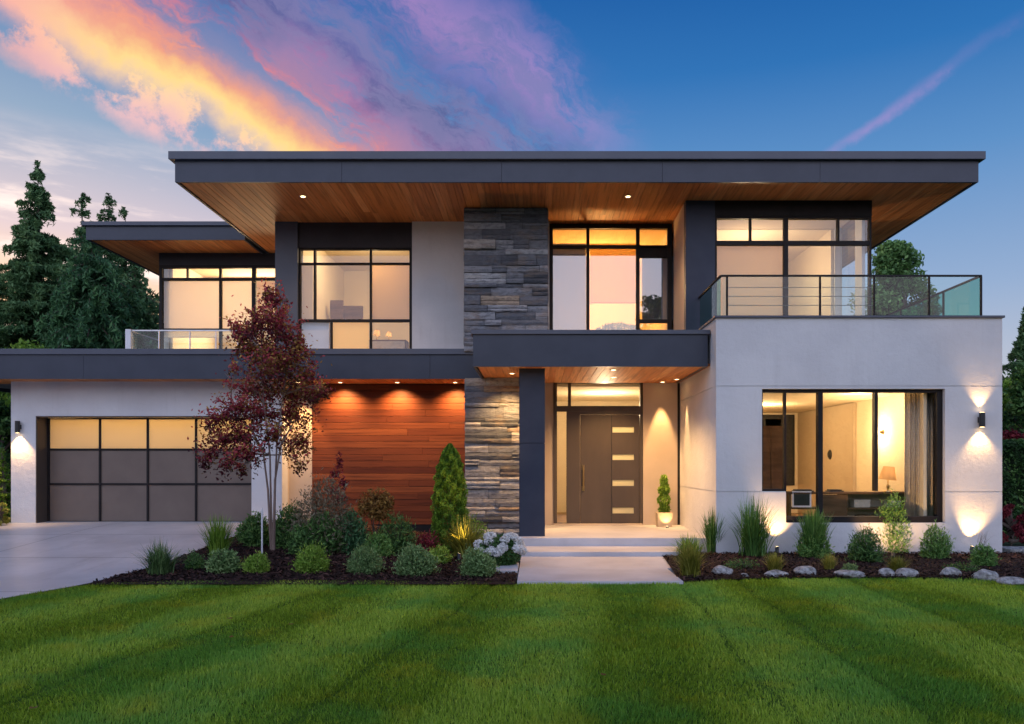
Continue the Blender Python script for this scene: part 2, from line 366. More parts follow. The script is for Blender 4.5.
# ------------------------------------------------------------------ ground
def gz(x, y):
    """ground height: rises gently to the garage at the left"""
    t = min(max((y-10.6)/6.6, 0), 1); t = t*t*(3-2*t)
    k = min(max((-1.7-x)/3.2, 0), 1); k = k*k*(3-2*k)
    return .315*t*k
def place(px, py):
    z = 0
    for _ in range(8):
        d = (HC-z)*F/(py-VY); x = X(px, d); z = gz(x, d)
    return Vector((x, d, z))
drive_edge = [(-5.72, 17.25), (-5.76, 15.5), (-5.84, 13.5), (-5.92, 12), (-6.08, 10.6), (-6.46, 9.4), (-6.95, 7.6), (-7.4, 5), (-7.7, 0), (-7.9, -12)]
def edge_x(y):
    p = drive_edge
    for (xa, ya), (xb, yb) in zip(p, p[1:]):
        if yb <= y <= ya: return xb+(xa-xb)*(y-yb)/(ya-yb)
    return p[-1][0] if y < 0 else p[0][0]
def front_edge(x):
    """depth where the lawn meets the beds"""
    pts = [(-6.1, 10.5), (-5, 10.75), (-3, 10.8), (0, 10.7), (2, 10.72), (3, 11.0), (4.2, 11.15), (5.5, 11.1), (7, 10.8), (9, 10.3), (12, 9.6), (20, 8)]
    if x <= pts[0][0]: return pts[0][1]
    for (xa, ya), (xb, yb) in zip(pts, pts[1:]):
        if xa <= x <= xb: return ya+(yb-ya)*(x-xa)/(xb-xa)
    return pts[-1][1]
def strip(name, mat, rows, zoff, kind='structure', ny=30, thick=0.0):
    """rows: list of (y, x0, x1); builds a sheet following gz()"""
    V = []; Fc = []; nx = 24
    for (y, x0, x1) in rows:
        for i in range(nx+1):
            x = x0+(x1-x0)*i/nx; V.append((x, y, gz(x, y)+zoff))
    for j in range(len(rows)-1):
        for i in range(nx):
            a = j*(nx+1)+i; Fc.append((a, a+1, a+nx+2, a+nx+1))
    o = meshnp(name, V, Fc, mat, None, (0, 0, 0)); o['kind'] = kind; return o
g = MB(); g.face([(-400, -400, -.06), (400, -400, -.06), (400, 600, -.06), (-400, 600, -.06)]); tag(g.build('ground', 'ground'), kind='structure')
# lawn sheet
V = []; Fc = []; nx = 60; ny = 30
xs_ = np.linspace(0, 1, nx+1)
for i in range(nx+1):
    for j in range(ny+1):
        xx = -8+xs_[i]*30
        V.append((xx, -14+(front_edge(max(xx, -6.1))+14)*j/ny, -.012))
for i in range(nx):
    for j in range(ny):
        a = i*(ny+1)+j; Fc.append((a, a+ny+1, a+ny+2, a+1))
meshnp('lawn', V, Fc, 'lawn_soil', None, (0, 0, 0))['kind'] = 'structure'
# driveway slabs: separate pours with joints between
V = MB()
ys_ = [-12, -6, 0, 4.0, 7.0, 9.9, 12.8, 15.2, 17.75]
for k in range(len(ys_)-1):
    y0, y1 = ys_[k]+.008, ys_[k+1]-.008
    for (xa, xb) in ((-17, -12.3), (-12.29, -9.2), (-9.188, None)):
        n = 6
        for j in range(n):
            ya, yb = y0+(y1-y0)*j/n, y0+(y1-y0)*(j+1)/n
            ra, rb = (xb, xb) if xb is not None else (edge_x(ya), edge_x(yb))
            for i in range(3):
                a0, a1 = xa+(ra-xa)*i/3, xa+(ra-xa)*(i+1)/3; b0, b1 = xa+(rb-xa)*i/3, xa+(rb-xa)*(i+1)/3
                V.face([(a0, ya, gz(-6, ya)+.012), (a1, ya, gz(-6, ya)+.012), (b1, yb, gz(-6, yb)+.012), (b0, yb, gz(-6, yb)+.012)])
tag(V.build('driveway', 'driveway'), kind='structure')
V = MB()
for j in range(40):
    ya, yb = -12+j*30/40, -12+(j+1)*30/40
    V.face([(-17.02, ya, gz(-6, ya)-.004), (edge_x(ya)+.02, ya, gz(-6, ya)-.004), (edge_x(yb)+.02, yb, gz(-6, yb)-.004), (-17.02, yb, gz(-6, yb)-.004)])
tag(V.build('driveway_base', 'panel_dark'), kind='structure')
# beds
rows = [(10.45, -6.07, -.28)]+[(y, edge_x(y), -.28) for y in np.linspace(10.7, 17.9, 24)]
strip('planting_bed', 'mulch', rows, .02)
rows = [(y, 1.98+.25*(y-10)/4 if y < 14 else 3.2, 14) for y in np.linspace(9.4, 15, 20)]
V = []; Fc = []
for i in range(61):
    x = 1.97+14*i/60
    for j in range(13):
        f0 = front_edge(x)-.02; y = f0+(14.05-f0)*j/12; xx = x+(.27*(1-i/60))*j/12
        V.append((xx, y, .02+.03*math.sin(j/12*PI)))
for i in range(60):
    for j in range(12):
        a = i*13+j; Fc.append((a, a+13, a+14, a+1))
meshnp('planting_bed', V, Fc, 'mulch', None, (0, 0, 0))['kind'] = 'structure'
# walkway, porch steps
w = MB(); w.box(-.26, 2.02, 10.66, 11.98, -.06, .03); w.box(-.26, 2.2, 11.99, 13.49, -.06, .03)
w.box(-.82, -.275, 11.5, 12.4, -.06, .062)
tag(w.build('walkway', 'concrete', bevel=.006), kind='structure')

# chips of bark mulch
def chips(name, n, xr, yf, zf, seed):
    r = np.random.default_rng(seed); P = []
    while len(P) < n:
        x = r.uniform(*xr); y = r.uniform(10.2, 17.4)
        if yf(x, y): P.append((x, y, zf(x, y)))
    P = np.array(P); n = len(P)
    a = r.uniform(0, 2*PI, n); L = r.uniform(.012, .035, n); w_ = r.uniform(.005, .012, n); tl = r.normal(0, .35, n)
    d = np.stack([np.cos(a), np.sin(a), tl], 1)*L[:, None]; e = np.stack([-np.sin(a), np.cos(a), r.normal(0, .4, n)], 1)*w_[:, None]
    P[:, 2] += r.uniform(.004, .03, n)
    V = np.concatenate([P-d-e, P+d-e, P+d+e, P-d+e], 0); idx = np.arange(n)
    o = meshnp(name, V, np.stack([idx, idx+n, idx+2*n, idx+3*n], 1), 'mulch_chip', None, (0, 0, 0), r.uniform(0, 1, n)**1.5)
    tag(o, 'dark brown shredded bark mulch covering the planting bed', 'mulch', kind='stuff'); return o
c1 = chips('bark_mulch', 26000, (-6.0, -.3), lambda x, y: y > front_edge(x)-.05 and x > edge_x(y)+.02 and y < 17.6, lambda x, y: gz(x, y)+.02, 3)
c1['label'] = 'dark bark mulch filling the bed between the driveway and the walkway'
c2 = chips('bark_mulch', 22000, (2.05, 11), lambda x, y: front_edge(x)-.04 < y < 13.98 and x > 2.0+.07*(y-10.7), lambda x, y: .03, 4)
c2['label'] = 'reddish brown bark mulch in the bed under the big window'

# ------------------------------------------------------------------ house
H = thing('house', (0, 17, 0), 'modern two storey house with white stucco, stone pier and wide flat roofs', 'house')
def hb(name, mat, *boxes, bevel=0, parent=H):
    if name in ('wall', 'interior_wall', 'garage_jamb', 'parapet_cap', 'roof_cap') and len(boxes) > 1:
        for b in boxes: o = hb(name, mat, b, bevel=bevel, parent=parent)
        return o
    mb = MB()
    for b in boxes: mb.box(*b)
    return mb.build(name, mat, parent, bevel=bevel)
ZS = 7.05; ZC = 3.45
# -- right box front wall with window opening and reveal joints
xL, xR = 3.24, 8.39
wx0, wx1, wxs = X(762, 14), X(945, 14), X(786, 14)
wz1, wz0, wzs = 2.985, .575, 1.13
gj = .009
xs = sorted([xL, wx0, wxs, wx1, xR]); zs = sorted([0-.05, wz0, wzs-gj, wzs+gj, wz1, 3.02-gj+.012, 3.02+gj+.012, 4.26])
def fr(x, z):
    if wx0 < x < wx1 and wz0 < z < wz1 and not (x < wxs and z < wzs+gj): return None
    if abs(z-wzs) < gj or abs(z-3.032) < gj: return 14.014
    return 14.0
gridwall(xs, zs, fr, 14.24, 'stucco', 'wall', H)
# side walls of the right box: left one with joints
def side(x0, x1, y0, y1, z0, z1, joints=()):
    mb = MB(); zz = [z0]
    for j in joints: zz += [j-gj, j+gj]
    zz.append(z1)
    for k in range(0, len(zz), 2): mb.box(x0, x1, y0, y1, zz[k], zz[k+1])
    for k in range(1, len(zz)-1, 2): mb.box(x0+.014, x1, y0, y1, zz[k], zz[k+1])
    return mb.build('wall', 'stucco', H)
side(xL, xL+.2, 14.24, 20.2, -.05, 4.26, (wzs, 3.032)); side(xR-.2, xR, 14.24, 21.2, -.05, 4.26)
hb('parapet_cap', 'metal_cap', (xL-.03, xR+.03, 13.96, 14.27, 4.26, 4.30), (xL-.03, xL+.23, 14.27, 15.98, 4.26, 4.30), (xR-.23, xR+.03, 14.27, 21.2, 4.26, 4.30), bevel=.004)
hb('balcony_deck', 'concrete', (xL+.2, xR-.2, 14.24, 21.2, 4.0, 4.08))
# -- upper right volume
xu0, xu1 = 3.08, X(872, 16)
hb('wall', 'column_dark', (xu0, X(715, 16), 16.0, 16.2, 3.9, ZS))
hb('wall', 'beige_panel', (xu0, xu0+.2, 16.2, 17.42, 3.9, ZS))
hb('header_panel', 'frame', (X(715, 16), xu1, 16.0, 16.2, 6.73, ZS))
hb('wall', 'stucco', (xu1-.15, xu1, 17.6, 25, 4.08, ZS))
# -- upper left wall: pier, dark header, stucco
hb('pier', 'metal_cap', (X(275, 17.4), X(297.5, 17.4), 17.4, 17.65, 3.9, ZS))
hb('header_panel', 'panel_dark', (X(297.5, 17.4), X(412, 17.4), 17.46, 17.65, Z(247, 17.4), ZS))
hb('wall', 'stucco', (X(412, 17.4), -1.52, 17.4, 17.65, 3.9, ZS))
hb('wall', 'stucco', (X(275, 17.4), X(275, 17.4)+.2, 17.65, 25, 3.9, ZS))
# -- left wing
wl = X(159, 20)
hb('header_panel', 'panel_dark', (wl, -5.85, 20.0, 20.2, 6.74, ZS))
hb('wall', 'stucco', (wl, wl+.15, 20.2, 25, 4.0, ZS))
# -- garage wall with door opening
gx0, gx1 = X(36, 17.2), X(251.5, 17.2)
gl, gr = X(11, 17.2), X(282, 17.2)
gridwall([gl, gx0, gx1, gr], [.2, 2.69, ZC+.05], lambda x, z: None if (gx0 < x < gx1 and z < 2.69) else 17.2, 17.6, 'stucco', 'wall', H)
hb('garage_jamb', 'bronze_door', (gx0+.001, gx0+.02, 17.19, 17.6, .3, 2.688), (gx0+.02, gx1, 17.19, 17.6, 2.665, 2.688))
hb('wall', 'stucco', (gl, gl+.2, 17.6, 25, .1, ZC))
hb('wall', 'beige_panel', (gr, X(312, 17.7), 17.7, 17.9, .2, ZC), (gr-.2, gr, 17.6, 17.9, .2, ZC))
hb('foundation', 'concrete', (gl-.02, -1.4, 17.76, 25, -.05, .31))
# -- back walls
hb('wall', 'stucco', (gl, xR, 25.0, 25.2, -.05, ZC), (wl, xu1, 25.0, 25.2, 4.0, ZS))
# -- wood siding wall: real boards
wood_x0, wood_x1 = X(312, 17.7), X(467, 17.7)
mb = MB(); z = .25; r = random.Random(5)
while z < 3.44:
    h = min(.145, 3.445-z); x = wood_x0
    while x < wood_x1-.01:
        L = min(r.uniform(1.6, 4.5), wood_x1-x)
        if wood_x1-(x+L) < .3: L = wood_x1-x
        mb.box(x+.0015, x+L-.0015, 17.70-r.uniform(0, .004), 17.735, z+.0035, z+h-.0035, min(max(r.gauss(.5, .17), 0), 1)); x += L
    z += .145
mb.build('wood_siding', 'siding_wood', H, bevel=.002)
hb('wall', 'frame', (wood_x0, wood_x1, 17.735, 17.9, -.05, ZC)); hb('skirting', 'frame', (wood_x0, wood_x1, 17.712, 17.7345, -.05, .25))
# -- porch back wall and floor
pf = .257
hb('porch_floor', 'concrete', (-.32, xL, 14.45, 17.5, -.05, pf), bevel=.008)
hb('step', 'concrete', (-.30, 2.75, 13.5, 14.449, -.05, .107), bevel=.008)
dX = lambda px: X(px, 17.5); dZ = lambda py: Z(py, 17.5)
hb('wall_panel', 'beige_panel', (.1, dX(553.5), 17.5, 17.6, pf, ZC))
hb('wall_panel', 'beige_panel', (dX(643), dX(677.5), 17.5, 17.6, pf, ZC))
hb('wall', 'frame', (dX(641), dX(643), 17.515, 17.6, pf, ZC), (dX(677.5), xL-.001, 17.515, 17.6, pf, ZC), (.1, dX(553), 17.6, 17.7, pf, ZC), (dX(643), xL, 17.6, 17.7, pf, ZC))
# -- column
hb('column', 'column_dark', (-.32, .17, 14.8, 15.22, pf, 2.02), (-.32, .17, 14.8, 15.22, 2.032, ZC), (-.31, .16, 14.81, 15.21, 2.02, 2.032), bevel=.004)
# -- stone pier, laid in courses
def stonework(x0, x1, z0, z1, y, seed):
    r = random.Random(seed); mb = MB(); z = z0
    mb.box(x0+.02, x1-.02, y+.05, 17.48, z0, z1, 0)
    z = z0
    while z < z1-.02:
        h = r.choice([.09, .12, .14, .17, .20, .23]); h = min(h, z1-z)
        if z1-z-h < .05: h = z1-z
        x = x0
        while x < x1-.01:
            L = r.uniform(.28, 1.0)
            if x1-(x+L) < .16: L = x1-x
            dd = r.uniform(-.05, .035); tn = min(max(r.gauss(.45, .26), 0), .9)
            if r.random() < .10: tn = r.uniform(.93, 1)
            hs = [(z, h)] if (h < .13 or r.random() < .6) else [(z, h*.45), (z+h*.45, h*.55)]
            for zz, hh in hs:
                d2 = dd+r.uniform(-.012, .012)
                b = len(mb.v); gp = .004
                # slightly irregular block face
                xa, xb, za, zb = x+gp, x+L-gp, zz+gp, zz+hh-gp
                nxs = max(2, int(L/.09)); cols = []
                for i in range(nxs+1):
                    xx = xa+(xb-xa)*i/nxs; e1, e2 = (r.uniform(-.006, .006) for _ in range(2))
                    if i in (0, nxs): e1 *= .3; e2 *= .3
                    cols.append([(xx, y+d2+r.uniform(.006, .018), za+max(e1, -.003)), (xx+r.uniform(-.008, .008)*(0 < i < nxs), y+d2-r.uniform(0, .014), (za+zb)/2), (xx, y+d2+r.uniform(.006, .018), zb+min(e2, .003))])
                for i in range(nxs):
                    a, c = cols[i], cols[i+1]
                    for k in range(2): mb.face([a[k], c[k], c[k+1], a[k+1]], tn)
                    mb.face([(a[0][0], y+.09, a[0][2]), (c[0][0], y+.09, c[0][2]), c[0], a[0]], tn); mb.face([a[2], c[2], (c[2][0], y+.09, c[2][2]), (a[2][0], y+.09, a[2][2])], tn)
                for cc, rev in ((cols[0], 0), (cols[-1], 1)):
                    for k in range(2):
                        q = [(cc[k][0], y+.09, cc[k][2]), cc[k], cc[k+1], (cc[k+1][0], y+.09, cc[k+1][2])]; mb.face(q[::-1] if rev else q, tn)
            x += L
        z += h
    # sides
    for xs0, xs1 in ((x0, x0+.03), (x1-.03, x1)):
        z = z0
        while z < z1-.02:
            h = min(r.choice([.09, .12, .16]), z1-z); yy = y+.10
            while yy < 17.4:
                L = min(r.uniform(.25, .6), 17.48-yy); dd = r.uniform(0, .02)
                mb.box(xs0-(dd if xs0 == x0 else 0), xs1+(dd if xs0 != x0 else 0), yy+.003, yy+L-.003, z+.003, z+h-.003, min(max(r.gauss(.45, .25), 0), 1)); yy += L
            z += h
    return mb.build('stone_pier', 'stone', H)
stonework(-1.50, .14, 0, ZC, 16.4, 3); stonework(-1.52, .25, 4.0, ZS-.01, 16.4, 8)
hb('wall', 'stucco', (.25, .3, 17.45, 17.6, 4, ZS))
# -- floor band, lower roofs
hb('floor_slab', 'roofing', (-13.2, xu0, 17.75, 25, 3.5, 3.98))
def fascia(name, x0, x1, y0, y1, z0, z1, cap, capz, joints=()):
    """flat roof edge band: front and both sides, with a wider cap on top"""
    mb = MB(); t = .05; xx = [x0]+list(joints)+[x1]
    for a, b in zip(xx, xx[1:]): mb.box(a+(.003 if a != x0 else 0), b-(.003 if b != x1 else 0), y0, y0+t, z0, z1)
    mb.box(x0, x0+t, y0+t, y1, z0, z1); mb.box(x1-t, x1, y0+t, y1, z0, z1); mb.box(x0+t, x1-t, y0+t, y0+t+.02, z0+.03, z1)
    o = mb.build(name, 'metal_dark', H)
    hb('roof_cap', 'metal_cap', (x0-cap, x1+cap, y0-cap, y0+t+.1, z1, capz), (x0-cap, x0+t+.1, y0+t+.1, y1, z1, capz), (x1-t-.1, x1+cap, y0+t+.1, y1, z1, capz), bevel=.005)
    return o
def soffit(name, x0, x1, y0, y1, z, w=.15, seed=1, h=.02):
    r = random.Random(seed); mb = MB(); x = x0
    while x < x1-.01:
        ww = min(w, x1-x); y = y0; first = True
        while y < y1-.01:
            L = min(r.uniform(1.6, 4.2), y1-y)
            if y1-y-L < .4: L = y1-y
            zz = z+r.uniform(0, .0025); tn = min(max(r.gauss(.5, .2), 0), 1)
            # bevelled tongue and groove board
            mb.face([(x+.004, y+.001, zz), (x+.004, y+L-.001, zz), (x+ww-.004, y+L-.001, zz), (x+ww-.004, y+.001, zz)], tn)
            mb.face([(x, y, zz+.012), (x, y+L, zz+.012), (x+.004, y+L-.001, zz), (x+.004, y+.001, zz)], tn)
            mb.face([(x+ww-.004, y+.001, zz), (x+ww-.004, y+L-.001, zz), (x+ww, y+L, zz+.012), (x+ww, y, zz+.012)], tn)
            y += L
        x += ww
    mb.box(x0, x1, y0, y1, z+.015, z+.05, 0)
    return mb.build(name, 'soffit_wood', H)
RX0, RX1 = X(175, 14.9), X(978.5, 14.9)
fascia('roof_fascia', RX0, RX1, 14.9, 26, ZS-.02, 7.44, .09, 7.59, joints=(-3.72, -.66, 2.42, 5.44))
soffit('soffit', RX0+.052, RX1-.052, 14.972, 26, ZS, seed=2)
hb('roof', 'roofing', (RX0+.05, RX1-.05, 14.97, 26, 7.12, 7.5))
WX0 = X(86, 18.75)
fascia('roof_fascia', WX0, RX0-.1, 18.75, 26, ZS-.02, 7.36, .07, 7.455)
soffit('soffit', WX0+.052, RX0-.16, 18.82, 26, ZS, seed=3)
hb('roof', 'roofing', (WX0+.05, RX0-.15, 18.82, 26, 7.12, 7.4))
# canopy over the porch
CX0 = X(473, 14.4)
fascia('roof_fascia', CX0, xL-.06, 14.4, 17.4, ZC-.015, 4.03, .04, 4.11)
hb('roof', 'roofing', (CX0+.05, xL-.11, 14.47, 17.4, 3.6, 4.0))
soffit('soffit', CX0+.07, xL-.005, 14.47, 17.5, ZC, seed=4)
# lower left roof
fascia('roof_fascia', -13.4, CX0, 16.5, 20, ZC-.015, 3.95, .04, 4.07, joints=(-9.6, -6.2, X(430, 16.5)))
soffit('soffit', -13.33, CX0-.005, 16.57, 17.73, ZC, seed=6)
hb('roof', 'roofing', (-13.3, CX0-.05, 16.57, 25, 3.6, 3.96))

# ------------------------------------------------------------------ windows
def window(x0, x1, z0, z1, y, vbars, hbars, pane='glass', fw=.05, extra=(), dep=.1, label=None, out_=0.0):
    """vbars: (x, half width, zlo, zhi) ; hbars: (z, half height, xlo, xhi)"""
    mb = MB(); e = .0012; f = y-out_
    mb.box(x0, x0+fw, f, y+dep, z0, z1); mb.box(x1-fw, x1, f, y+dep, z0, z1)
    mb.box(x0+fw, x1-fw, f, y+dep, z1-fw, z1); mb.box(x0+fw, x1-fw, f, y+dep, z0, z0+fw)
    for k, (x, hw, a, b) in enumerate(vbars): mb.box(x-hw, x+hw, f+.004, y+dep-.004, max(a, z0+fw), min(b, z1-fw))
    for k, (z, hh, a, b) in enumerate(hbars): mb.box(max(a, x0+fw), min(b, x1-fw), f+.008, y+dep-.008, z-hh, z+hh)
    fo = mb.build('window', 'frame', H, bevel=.003)
    g = MB(); g.box(x0+fw*.5, x1-fw*.5, y+dep*.5, y+dep*.5+.006, z0+fw*.5, z1-fw*.5)
    g.build('pane', pane, fo)
    return fo
# upper left window
y = 17.5; A = lambda px: X(px, y); B = lambda py: Z(py, y)
w1 = window(A(297.7), A(412), 4.12, B(247), y, [(A(314.5), .025, B(320.5), 9), (A(370.5), .022, 0, 9), (A(331), .02, 0, B(320.5))], [(B(263.5), .022, -99, 99), (B(320.5), .03, -99, 99)], 'glass', .06)
# centre upper window
w2 = window(A(548.5), 3.06, 4.0, ZS-.02, y, [(A(588), .035, 0, 9), (A(638), .04, 0, 9)], [(B(246.5), .035, -99, 99), (B(252), .12, A(638), 99), (B(321), .04, A(638), 99)], 'glass_coated', .10)
# upper right window
y = 16.0; A = lambda px: X(px, y); B = lambda py: Z(py, y)
w3 = window(A(715), xu1, 4.1, 6.73, y+.02, [(A(786.5), .045, 0, 9), (A(751), .022, B(242), 9), (A(839), .022, B(242), 9)], [(B(242.5), .045, -99, 99)], 'glass', .045)
g = MB(); g.box(xu1-.03, xu1-.024, 16.2, 17.6, 4.1, 6.98); g.build('pane', 'glass', w3)
# wing window
y = 20.0; A = lambda px: X(px, y); B = lambda py: Z(py, y)
w4 = window(wl, -5.85, 4.0, 6.74, y, [(A(220), .03, 0, 9), (A(187), .02, B(279), 9), (A(253.5), .05, 0, 9)], [(B(279), .035, -99, 99), (B(329.5), .03, -99, 99)], 'glass', .08)
# big ground floor window
y = 14.1; A = lambda px: X(px, y); B = lambda py: Z(py, y)
mb = MB(); f0, f1 = 14.08, 14.2
mb.box(wx0, wx0+.04, f0, f1, wzs+gj, wz1); mb.box(wx1-.10, wx1, f0, f1, wz0, wz1); mb.box(wx0+.04, wx1-.10, f0, f1, wz1-.06, wz1)
mb.box(wxs+.001, wx1-.10, f0-.05, f1, wz0, wz0+.11); mb.box(wx0+.04, wxs, f0, f1, wzs+gj, wzs+gj+.04); mb.box(wxs, wxs+.035, f0+.01, f1, wz0+.11, wz1-.06)
mb.box(A(820)-.042, A(820)+.042, f0-.012, f1, wz0+.11, wz1-.06); mb.box(A(876)-.03, A(876)+.03, f0+.002, f1, B(491), wz1-.06)
w5 = mb.build('window', 'frame', H, bevel=.003)
g = MB(); g.box(wxs+.01, wx1-.1, 14.14, 14.146, wz0+.05, wz1-.03); g.box(wx0+.02, wxs+.01, 14.15, 14.156, wzs+.02, wz1-.03); g.build('pane', 'glass', w5)
# front door group
y = 17.5
mb = MB()
for b in ((553.5, 557, 381, 525), (640, 642.3, 381, 525)): mb.box(dX(b[0]), dX(b[1]), 17.47, 17.6, pf, ZC)
mb.box(dX(557), dX(640), 17.47, 17.6, dZ(382), ZC-.001); mb.box(dX(557), dX(640), 17.475, 17.6, dZ(411.5), dZ(406)); mb.box(dX(568), dX(571), 17.478, 17.6, dZ(406), dZ(382))
mb.box(dX(566.5), dX(580), 17.48, 17.6, pf, dZ(411.5)); mb.box(dX(580), dX(640), 17.482, 17.6, dZ(414.5), dZ(411.5)); mb.box(dX(557), dX(566.5), 17.482, 17.6, pf, pf+.05)
dfr = mb.build('door_frame', 'bronze_door', H, bevel=.003)
g = MB(); g.box(dX(557), dX(566.5), 17.53, 17.536, pf+.05, dZ(411.5)); g.box(dX(557), dX(568), 17.53, 17.536, dZ(406), dZ(382)); g.box(dX(571), dX(640), 17.53, 17.536, dZ(406), dZ(382)); g.build('pane', 'glass', dfr)
slots = [(427, 432.5), (454.5, 460), (480, 486), (507.5, 513.5)]
x0, x1, z0, z1 = dX(580.3), dX(639.7), pf+.012, dZ(414.8)
xa, xb = dX(612.5), dX(634)
xs = [x0, xa, xb, x1]; zs = [z0]
for a, b in slots[::-1]: zs += [dZ(b), dZ(a)]
zs.append(z1)
def fr(x, z):
    if xa < x < xb and any(dZ(b) < z < dZ(a) for a, b in slots): return None
    return 17.505
door = gridwall(xs, zs, fr, 17.56, 'bronze_door', 'front_door', H)
mb = MB(); mb.box(dX(611.3), dX(611.9), 17.500, 17.507, z0, z1); mb.build('trim', 'black_metal', door)
for a, b in slots: g = MB(); g.box(xa, xb, 17.535, 17.545, dZ(b), dZ(a)); g.build('glass_slot', 'frosted_pale', door)
hd = MB(); hx = dX(583.2)
hd.tube([(hx, 17.44, dZ(466)), (hx, 17.44, dZ(489))], .021, 10); 
for q in (467.5, 487.5): hd.tube([(hx, 17.44, dZ(q)), (hx, 17.506, dZ(q))], .011, 8)
hd.box(hx-.03, hx+.03, 17.49, 17.505, dZ(470), dZ(465)); hd.box(hx-.03, hx+.03, 17.49, 17.505, dZ(491), dZ(486))
hd.build('handle', 'brass', door, smooth=False)
hb('threshold', 'beige_panel', (dX(553), dX(642), 17.40, 17.469, pf, pf+.035), bevel=.005)
# garage door
y = 17.6; A = lambda px: X(px, y); B = lambda py: Z(py, y)
vx = [gx0+.02, A(100.6), A(148.3), A(196.5), gx1]; hz_ = [.315, B(484), B(449.5), 2.66]
mb = MB()
for i, x in enumerate(vx): 
    a = .05 if i in (0, 4) else .022
    mb.box(max(x-a, vx[0]), min(x+a, vx[-1]), 17.56, 17.62, .33, 2.66)
for i, z in enumerate(hz_):
    a = .022
    for j in range(4):
        mb.box(vx[j]+(.05 if j == 0 else .022), vx[j+1]-(.05 if j == 3 else .022), 17.563, 17.62, max(z-a, .33), min(z+a, 2.66))
gd = mb.build('garage_door', 'frame', H, bevel=.003)
for j in range(4):
    for k in range(3):
        p = MB(); p.box(vx[j]+(.05 if j == 0 else .022), vx[j+1]-(.05 if j == 3 else .022), 17.59, 17.60, hz_[k]+.022, hz_[k+1]-.022)
        p.build('door_panel', 'frosted' if k == 2 else 'garage_panel', gd)

# ------------------------------------------------------------------ rooms behind the glass
def room(x0, x1, y0, y1, z0, z1, wall='room_wall', back=None, ceil=None, floor='room_floor', front=False):
    t = .06
    hb('interior_wall', back or wall, (x0, x1, y1-t, y1, z0, z1))
    hb('interior_wall', wall, (x0, x0+t, y0, y1-t, z0, z1), (x1-t, x1, y0, y1-t, z0, z1))
    hb('ceiling', ceil or wall, (x0+t, x1-t, y0, y1-t, z1-t, z1)); hb('interior_floor', floor, (x0+t, x1-t, y0, y1-t, z0, z0+t))
mat_noise('ceiling_amber', (.72, .55, .32), (.76, .58, .34), 1, .9, .03)
room(-9.5, -5.9, 20.22, 23.5, 4.0, 7.0, ceil='ceiling_amber')
room(X(298, 17.5), -1.6, 17.67, 21.5, 4.0, 7.0)
room(.31, 3.05, 17.67, 21.5, 4.0, 7.0, ceil='ceiling_amber')
room(3.3, xu1-.16, 17.2+.45, 21.0, 4.05, 7.0, 'room_wall', back='room_wall_tan')
hb('ceiling', 'room_wall_tan', (3.3, xu1-.05, 16.22, 17.65, 6.95, 7.0)); hb('interior_floor', 'room_floor', (3.3, xu1-.05, 16.22, 17.65, 4.05, 4.1))
hb('interior_wall', 'stucco', (X(859, 16.4), xu1-.04, 16.25, 16.6, 4.1, 6.95))
hb('interior_wall', 'room_wall', (3.3, 3.36, 16.22, 17.65, 4.1, 6.95))
hb('interior_wall', 'room_wall', (X(830, 18), X(842, 18), 18, 18.15, 4.1, 6.95))
room(.25, 3.2, 17.72, 22, .2, ZC, ceil='room_wall')                      # entry hall
room(3.45, 7.16, 14.26, 21, .25, 3.06, floor='room_floor')                # living room
hb('interior_wall', 'room_wall_tan', (7.03, 7.098, 17.25, 20.9, .32, 2.99))
room(gl+.2, gr-.2, 17.75, 23.5, .25, 3.4)                                 # garage
def blind(x0, x1, z0, z1, y, mat='blind'):
    mb = MB(); mb.box(x0, x1, y, y+.004, z0, z1); mb.tube([(x0, y+.002, z0), (x1, y+.002, z0)], .012, 6)
    return mb.build('roller_blind', mat, H)
y = 20.12; A = lambda px: X(px, y); B = lambda py: Z(py, y)
blind(A(162), A(219), 4.9, B(280), y); blind(A(222), A(251.5), 4.9, B(280), y)
y = 17.63; A = lambda px: X(px, y); B = lambda py: Z(py, y)
blind(A(550), A(586), 4.35, B(243.5), y, 'blind_cool'); blind(A(590), A(636), B(303), B(243.5), y, 'blind_peach'); blind(A(642), A(674), B(320), B(256), y, 'blind_backing')
blind(A(299), A(313), B(320), B(264), y, 'blind'); blind(A(372), A(410), B(319), B(264), y, 'blind_peach'); blind(A(333), A(369), B(348), B(322), y, 'blind_amber_glow'); blind(A(299), A(329), B(348), B(322), y+.01, 'blind_cool')
y = 16.16; A = lambda px: X(px, y); B = lambda py: Z(py, y)
blind(A(717), A(784), 4.2, B(244), y, 'blind_peach')
AMB = (1, .54, .17); CRM = (1, .72, .42)
lamp('AREA', 'room_light', (-7.7, 22.4, 6.4), 200, CRM, H, 2.2, (-7.7, 20, 5.2), sy=1.0)
lamp('POINT', 'room_light', (-3.9, 18.5, 6.5), 95, CRM, H, .15)
lamp('POINT', 'room_light', (1.6, 19.3, 5.9), 260, AMB, H, .15)
lamp('POINT', 'room_light', (4.9, 18.0, 6.0), 85, CRM, H, .15)
lamp('POINT', 'room_light', (1.7, 19.3, 2.9), 130, CRM, H, .12)
lamp('POINT', 'room_light', (5.2, 18.0, 2.75), 135, (1, .66, .32), H, .12)
lamp('AREA', 'room_light', (-8.6, 18.9, 3.3), 170, (1, .66, .32), H, 4.6, (-8.6, 17.7, 2.2), sy=.4)

